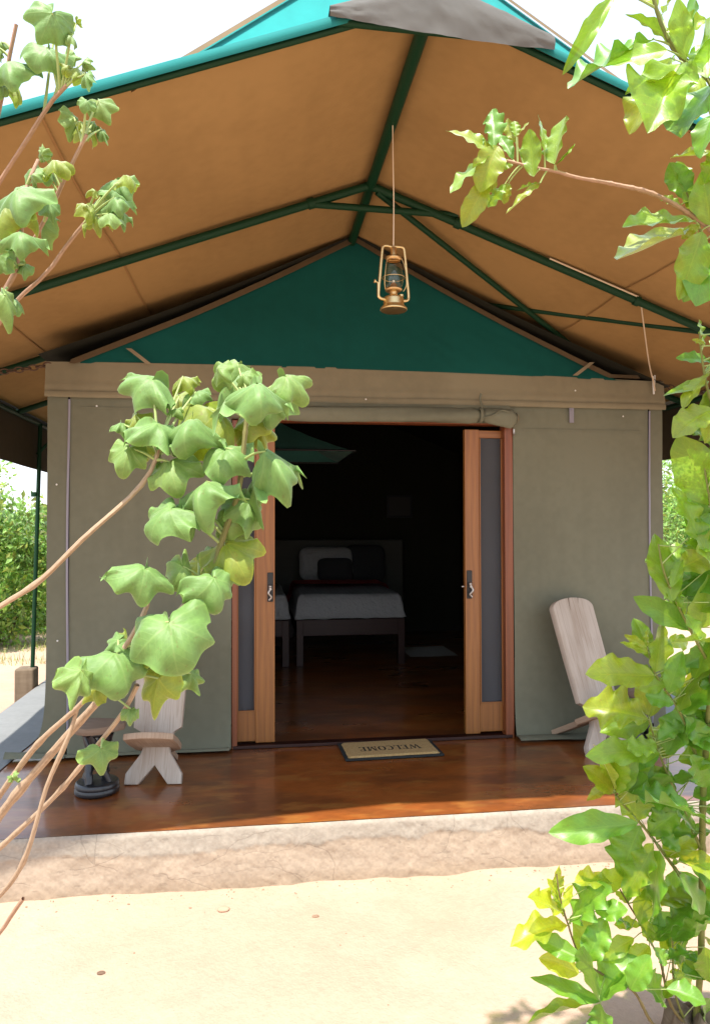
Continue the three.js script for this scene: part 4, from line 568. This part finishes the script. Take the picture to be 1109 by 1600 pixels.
  branch(S, [[1142, 700, 1.8], [1122, 660, 1.8], [1105, 610, 1.78], [1096, 560, 1.76], [1092, 520, 1.75]], 0.004, 0.002, M.barkGreen, 'gloss', 1.78, [
    [1114, 640, 1054, 664, 0.6, 2], [1106, 596, 1040, 616, 0.24, 0], [1112, 566, 1062, 552, 0.42, 0], [1100, 540, 1088, 502, 0.5, 1], [1108, 582, 1060, 628, 0.42, 2], [1112, 690, 1066, 652, 0.5, 1], [1100, 538, 1082, 530, 0.4, 2], [1120, 610, 1092, 640, 0.6, 1], [1124, 560, 1170, 520, 0.5, 0], [1120, 640, 1100, 690, 0.5, 2]], { ...g, fill: 14, seed: 59, spread: 0.08 });
  branch(S, [[1130, 880, 1.88], [1118, 830, 1.86], [1108, 780, 1.85], [1098, 720, 1.84]], 0.004, 0.002, M.barkGreen, 'gloss', 1.86, [
    [1114, 790, 1064, 684, 0.62, 1], [1112, 884, 1060, 762, 0.34, 0], [1112, 842, 1070, 800, 0.55, 0], [1112, 740, 1078, 700, 0.6, 1], [1110, 830, 1072, 770, 0.5, 0], [1116, 800, 1090, 850, 0.5, 0], [1120, 780, 1170, 740, 0.5, 0], [1118, 860, 1080, 842, 0.5, 1], [1112, 700, 1086, 672, 0.5, 1]], { ...g, fill: 14, seed: 61, spread: 0.1 });
  branch(S, [[1114, 1050, 2.0], [1082, 992, 1.95], [1052, 932, 1.92], [1034, 884, 1.9], [1028, 850, 1.9]], 0.005, 0.002, M.barkGreen, 'gloss', 1.92, [
    [1076, 984, 1000, 930, 0.32, 0], [1050, 940, 1026, 838, 0.36, 1], [1046, 930, 1036, 858, 0.42, 0], [1060, 950, 1018, 872, 0.34, 1], [1086, 990, 1060, 896, 0.62, 0], [1092, 982, 1110, 896, 0.6, 0], [1048, 918, 1064, 872, 0.4, 0], [1034, 884, 1014, 868, 0.3, 2], [1080, 960, 1110, 940, 0.5, 0], [1064, 950, 1040, 910, 0.5, 0], [1098, 1010, 1072, 960, 0.5, 1], [1100, 1000, 1050, 1006, 0.5, 0]], { ...g, fill: 14, seed: 67, spread: 0.1 });
  branch(S, [[1100, 1215, 2.1], [1082, 1168, 2.06], [1064, 1118, 2.04], [1038, 1076, 2.02], [1022, 1050, 2.0], [1010, 1010, 2.0]], 0.005, 0.002, M.barkGreen, 'gloss', 2.02, [
    [1022, 1056, 922, 1052, 0.5, 2], [1012, 1020, 968, 1004, 0.4, 2], [1024, 1050, 1036, 974, 0.6, 1], [1016, 1030, 992, 968, 0.42, 1], [1010, 1012, 976, 992, 0.3, 2], [1044, 1082, 1062, 1024, 0.5, 0], [1052, 1100, 1008, 1088, 0.5, 0], [1066, 1116, 1112, 1058, 0.6, 0], [1072, 1130, 1030, 1150, 0.5, 0], [1060, 1112, 1086, 1030, 0.55, 1], [1080, 1150, 1112, 1120, 0.5, 0], [1012, 1012, 1010, 984, 0.4, 2], [1030, 1062, 990, 1040, 0.5, 0], [1084, 1060, 1112, 1000, 0.5, 1], [1040, 1070, 1000, 1070, 0.45, 1]], { ...g, fill: 15, seed: 71, spread: 0.12 });
  branch(S, [[1096, 1330, 2.16], [1066, 1262, 2.12], [1040, 1205, 2.1], [1026, 1168, 2.08], [1012, 1122, 2.06]], 0.005, 0.002, M.barkGreen, 'gloss', 2.08, [
    [1012, 1124, 918, 1094, 0.52, 2], [1014, 1128, 938, 1142, 0.5, 1], [1012, 1118, 996, 1068, 0.5, 2], [1030, 1178, 930, 1164, 0.42, 0], [1030, 1172, 976, 1226, 0.5, 0], [1040, 1178, 1078, 1106, 0.5, 0], [1036, 1196, 1036, 1252, 0.5, 0], [1050, 1222, 1100, 1200, 0.55, 0], [1060, 1250, 1010, 1262, 0.55, 0], [1014, 1120, 1036, 1090, 0.4, 2], [1024, 1160, 980, 1176, 0.5, 1], [1070, 1262, 1112, 1290, 0.6, 0], [1046, 1210, 1000, 1204, 0.45, 1], [1078, 1180, 1112, 1230, 0.6, 0], [1086, 1300, 1050, 1250, 0.5, 0], [1090, 1200, 1064, 1150, 0.5, 0]], { ...g, fill: 17, seed: 73, spread: 0.14 });
  branch(S, [[1092, 1408, 2.2], [1044, 1344, 2.17], [1008, 1296, 2.14], [985, 1270, 2.12], [962, 1243, 2.1], [950, 1214, 2.1]], 0.006, 0.002, M.barkGreen, 'gloss', 2.12, [
    [996, 1286, 862, 1302, 0.30, 0], [1000, 1290, 964, 1364, 0.66, 0], [994, 1284, 986, 1214, 0.55, 1], [1000, 1280, 1030, 1202, 0.55, 0], [956, 1240, 924, 1198, 0.5, 2], [960, 1234, 936, 1166, 0.5, 2], [962, 1238, 972, 1180, 0.5, 1], [950, 1226, 918, 1248, 0.5, 2], [966, 1240, 992, 1174, 0.5, 1], [1012, 1304, 1060, 1262, 0.5, 0], [1030, 1330, 1014, 1434, 0.62, 0], [1036, 1338, 1086, 1300, 0.5, 0], [1048, 1350, 1090, 1340, 0.5, 0], [1060, 1368, 1110, 1420, 0.5, 0], [1020, 1318, 985, 1400, 0.5, 0], [952, 1216, 938, 1190, 0.4, 2], [1062, 1330, 1030, 1300, 0.45, 0]], { ...g, fill: 14, seed: 79, spread: 0.14 });
  branch(S, [f(-0.01, 0.02), [1048, 1571, 2.3], [1030, 1500, 2.26], [1018, 1476, 2.24], [998, 1440, 2.22], [976, 1404, 2.2], [968, 1390, 2.2]], 0.005, 0.002, M.twig, 'gloss', 2.2, [
    [986, 1450, 936, 1418, 0.46, 0], [990, 1466, 938, 1492, 0.46, 0], [982, 1412, 966, 1392, 0.4, 1], [980, 1410, 985, 1388, 0.4, 0], [1010, 1470, 1062, 1432, 0.46, 0], [1014, 1478, 984, 1504, 0.55, 0], [1020, 1482, 1044, 1506, 0.6, 0], [1090, 1408, 1030, 1458, 0.46, 0], [1000, 1444, 1010, 1390, 0.5, 0], [1000, 1446, 960, 1440, 0.5, 0], [1018, 1474, 1000, 1420, 0.5, 0], [1040, 1500, 1080, 1480, 0.5, 0]], { ...g, fill: 7, seed: 83, spread: 0.12 });
  branch(S, [f(-0.02, 0.01), [1056, 1560, 2.3], [1052, 1540, 2.28], [1050, 1480, 2.26], [1048, 1420, 2.24]], 0.004, 0.002, M.barkGreen, 'gloss', 2.26, [
    [1052, 1490, 1090, 1530, 0.5, 0], [1050, 1470, 1088, 1440, 0.5, 0], [1050, 1450, 1020, 1440, 0.5, 0], [1054, 1530, 1036, 1560, 0.5, 0], [1052, 1520, 1084, 1560, 0.5, 0], [1050, 1440, 1076, 1400, 0.5, 0], [1100, 1480, 1112, 1540, 0.5, 0], [1104, 1440, 1112, 1380, 0.5, 0], [1098, 1560, 1112, 1600, 0.5, 0], [1066, 1520, 1046, 1516, 0.5, 1]], { ...g, fill: 11, seed: 89, spread: 0.12 });
  branch(S, [f(-0.03, 0.04), [1022, 1602, 2.24], [988, 1548, 2.2], [940, 1522, 2.16], [908, 1498, 2.14], [886, 1442, 2.12], [874, 1400, 2.1], [869, 1366, 2.1]], 0.005, 0.002, M.twig, 'gloss', 2.13, [
    [936, 1566, 824, 1584, 0.32, 0], [936, 1564, 838, 1526, 0.26, 0], [934, 1562, 918, 1480, 0.52, 0], [938, 1564, 990, 1490, 0.52, 0], [937, 1568, 946, 1626, 0.62, 0], [984, 1546, 1010, 1502, 0.6, 0], [910, 1500, 836, 1464, 0.30, 0], [904, 1520, 852, 1494, 0.52, 2], [886, 1446, 798, 1458, 0.42, 2], [880, 1430, 838, 1390, 0.45, 2], [888, 1442, 938, 1376, 0.5, 0], [874, 1404, 871, 1354, 0.36, 2], [876, 1412, 858, 1376, 0.32, 2], [878, 1420, 894, 1384, 0.32, 2], [906, 1496, 926, 1430, 0.58, 0], [916, 1502, 942, 1440, 0.5, 0], [882, 1432, 862, 1392, 0.4, 1], [872, 1394, 880, 1370, 0.3, 2], [870, 1390, 864, 1374, 0.3, 2], [960, 1540, 988, 1520, 0.5, 0]], { ...g, fill: 6, seed: 97, spread: 0.1 });
}
// ---------------------------------------------------------------- background: bushes, dry grass
{
  const greens = [[0.13, 0.26, 0.04], [0.17, 0.30, 0.05], [0.10, 0.22, 0.04]].map(c => mat([1, 1, 1], 0.6, { vertexColors: true, transmission: 0.42, thickness: 0 }));
  function bush(x, z, h, w, s, label, name = 'bush') {
    const rr = rng(s), y0 = groundY(x, z), b = thing(name, V(x, y0 - 0.03, z), label, name === 'bush' ? 'bush' : 'tree', 'bushes beyond the tent'), pos = [], colr = [], nor = [], tips = [];
    for (let k = 0; k < 7; k++) { const a = rr() * 6.28, l = 0.25 + 0.75 * rr(), tip = V(Math.cos(a) * w * 0.42 * l, h * (0.45 + 0.5 * rr()), Math.sin(a) * w * 0.42 * l); tips.push(tip); part('trunk', taperTube([V(0.05 * Math.cos(a), 0, 0.05 * Math.sin(a)), tip.clone().multiplyScalar(0.5).add(V((rr() - 0.5) * 0.2, 0.08 * h, (rr() - 0.5) * 0.2)), tip], 0.03 * h / 2, 0.006, 12, 6, 0.3, s + k), M.barkDark, b); }
    const clumps = Array.from({ length: 60 }, () => { const t = tips[Math.floor(rr() * 7)], u = rr(), v = rr() * 6.28; return { c: V(t.x + Math.cos(v) * w * 0.3 * u, Math.max(0.10 * h, t.y + (rr() - 0.8) * 0.85 * h), t.z + Math.sin(v) * w * 0.3 * u), r: (0.10 + 0.16 * rr()) * Math.min(w, h), k: 0.55 + 0.75 * rr() }; });
    const tmp = new THREE.Object3D();
    for (let k = 0; k < 10000; k++) {
      const c = clumps[Math.floor(rr() * 60)], d = V(rr() - 0.5, rr() - 0.5, rr() - 0.5).normalize().multiplyScalar(c.r * Math.pow(rr(), 0.45)); if (c.c.y + d.y < 0.05) d.y = 0.05 - c.c.y;
      tmp.position.copy(c.c).add(d); tmp.rotation.set(rr() * 6, rr() * 6, rr() * 6); tmp.scale.setScalar((0.020 + 0.028 * rr()) * (h > 3 ? 1.4 : 1)); tmp.updateMatrix();
      const q = [V(0, -1.5, 0), V(0.7, 0, 0.2), V(0, 1.5, 0), V(-0.7, 0, 0.2)].map(p => p.applyMatrix4(tmp.matrix)), kk = c.k * (0.7 + 0.6 * rr()), cc = rr() < 0.2 ? [0.42, 0.50, 0.09] : [0.26, 0.46, 0.075];
      for (const i of [0, 1, 2, 0, 2, 3]) { pos.push(q[i].x, q[i].y, q[i].z); colr.push(cc[0] * kk, cc[1] * kk, cc[2] * kk); }
    }
    const g = new THREE.BufferGeometry(); g.setAttribute('position', new THREE.Float32BufferAttribute(pos, 3)); g.setAttribute('color', new THREE.Float32BufferAttribute(colr, 3)); g.computeVertexNormals();
    const o = new THREE.Mesh(g, greens[s % 3]); o.name = 'crown'; o.castShadow = o.receiveShadow = true; b.add(o);
  }
  const L = ['bright green bush beyond the left post, nearest to the tent', 'leafy bush behind the left post at the frame edge', 'tall loose bush behind the nearer bushes left of the tent', 'low dense bush between the left post and the tent wall', 'dark distant bush far behind the left corner of the tent', 'rounded bush far off at the left frame edge'];
  [[-4.45, -6.9, 2.1, 2.4], [-5.9, -8.4, 2.1, 2.8], [-6.9, -12, 2.7, 3.4], [-4.1, -8.6, 1.9, 2.6], [-10, -19, 3.2, 4.2], [-13, -17, 3.2, 4.4]].forEach((q, k) => bush(q[0], q[1], q[2], q[3], 801 + k, L[k]));
  const Rr = ['bright bush right of the tent behind the glossy leaves', 'wide pale bush far behind the right tent corner', 'tall bush at the right edge behind the glossy shrub', 'distant bush beyond the bare sand at right'];
  [[8.6, -10.5, 3.0, 3.6], [11.5, -16, 3.6, 4.6], [11.2, -11, 3.2, 4.0], [16, -24, 4.2, 6]].forEach((q, k) => bush(q[0], q[1], q[2], q[3], 821 + k, Rr[k]));
  // dry grass
  const rr = rng(61), blades = new THREE.InstancedMesh(surf(1, 3, (u, w) => [(u - 0.5) * 0.010 * (1 - w * 0.9), w, 0.25 * w * w]), mat([0.36, 0.42, 0.13], 0.9, { transmission: 0.2, thickness: 0 }), 16000), tmp = new THREE.Object3D();
  for (let k = 0; k < 16000; k++) {
    let x, z; do { if (k < 11000) { x = lerp(-9, -2.9, rr()); z = lerp(-12, -3.4, rr()); } else { x = lerp(5, 16, rr()); z = lerp(-18, -7.5, rr()); } } while (sn(x * 0.9, z * 0.9, 901) < -0.02 || (k < 11000 && z > -4.6 + 0.5 * sn(x * 2, 1, 9)));
    tmp.position.set(x, groundY(x, z) - 0.005, z); tmp.rotation.set((rr() - 0.5) * 0.7, rr() * 6.28, (rr() - 0.5) * 0.7); const h = 0.04 + 0.13 * rr() * rr(); tmp.scale.set(1, h, h); tmp.updateMatrix(); blades.setMatrixAt(k, tmp.matrix); blades.setColorAt(k, col(0.7 + 0.6 * rr(), 0.75 + 0.5 * rr(), 0.6 + 0.5 * rr()));
  }
  blades.name = 'grass'; blades.userData = { kind: 'stuff', label: 'thin dry yellow green grass on the sand behind the tent' }; blades.castShadow = blades.receiveShadow = true; scene.add(blades);
  // far scrub that reads as one mass
  const n = 9000, far = new THREE.InstancedMesh(new THREE.IcosahedronGeometry(1, 0), mat([0.12, 0.17, 0.07], 0.9), n);
  for (let k = 0; k < n; k++) { const a = -Math.PI * rr(), d = 45 + 60 * rr() * rr(), x = Math.cos(a) * d, z = Math.sin(a) * d, h = 2.2 + 1.6 * sn(a * 9, 1, 911) + 1.2 * rr(); tmp.position.set(x, h * rr() * 0.9, z); tmp.rotation.set(rr() * 6, rr() * 6, rr() * 6); const s = 0.25 + 0.55 * rr(); tmp.scale.set(s * 1.3, s, s); tmp.updateMatrix(); far.setMatrixAt(k, tmp.matrix); far.setColorAt(k, col(0.7 + 0.6 * rr(), 0.8 + 0.5 * rr(), 0.7 + 0.4 * rr())); }
  far.name = 'far_scrub'; far.userData = { kind: 'stuff', label: 'low far off scrub along the horizon' }; scene.add(far);
}
renderer.render(scene, camera);
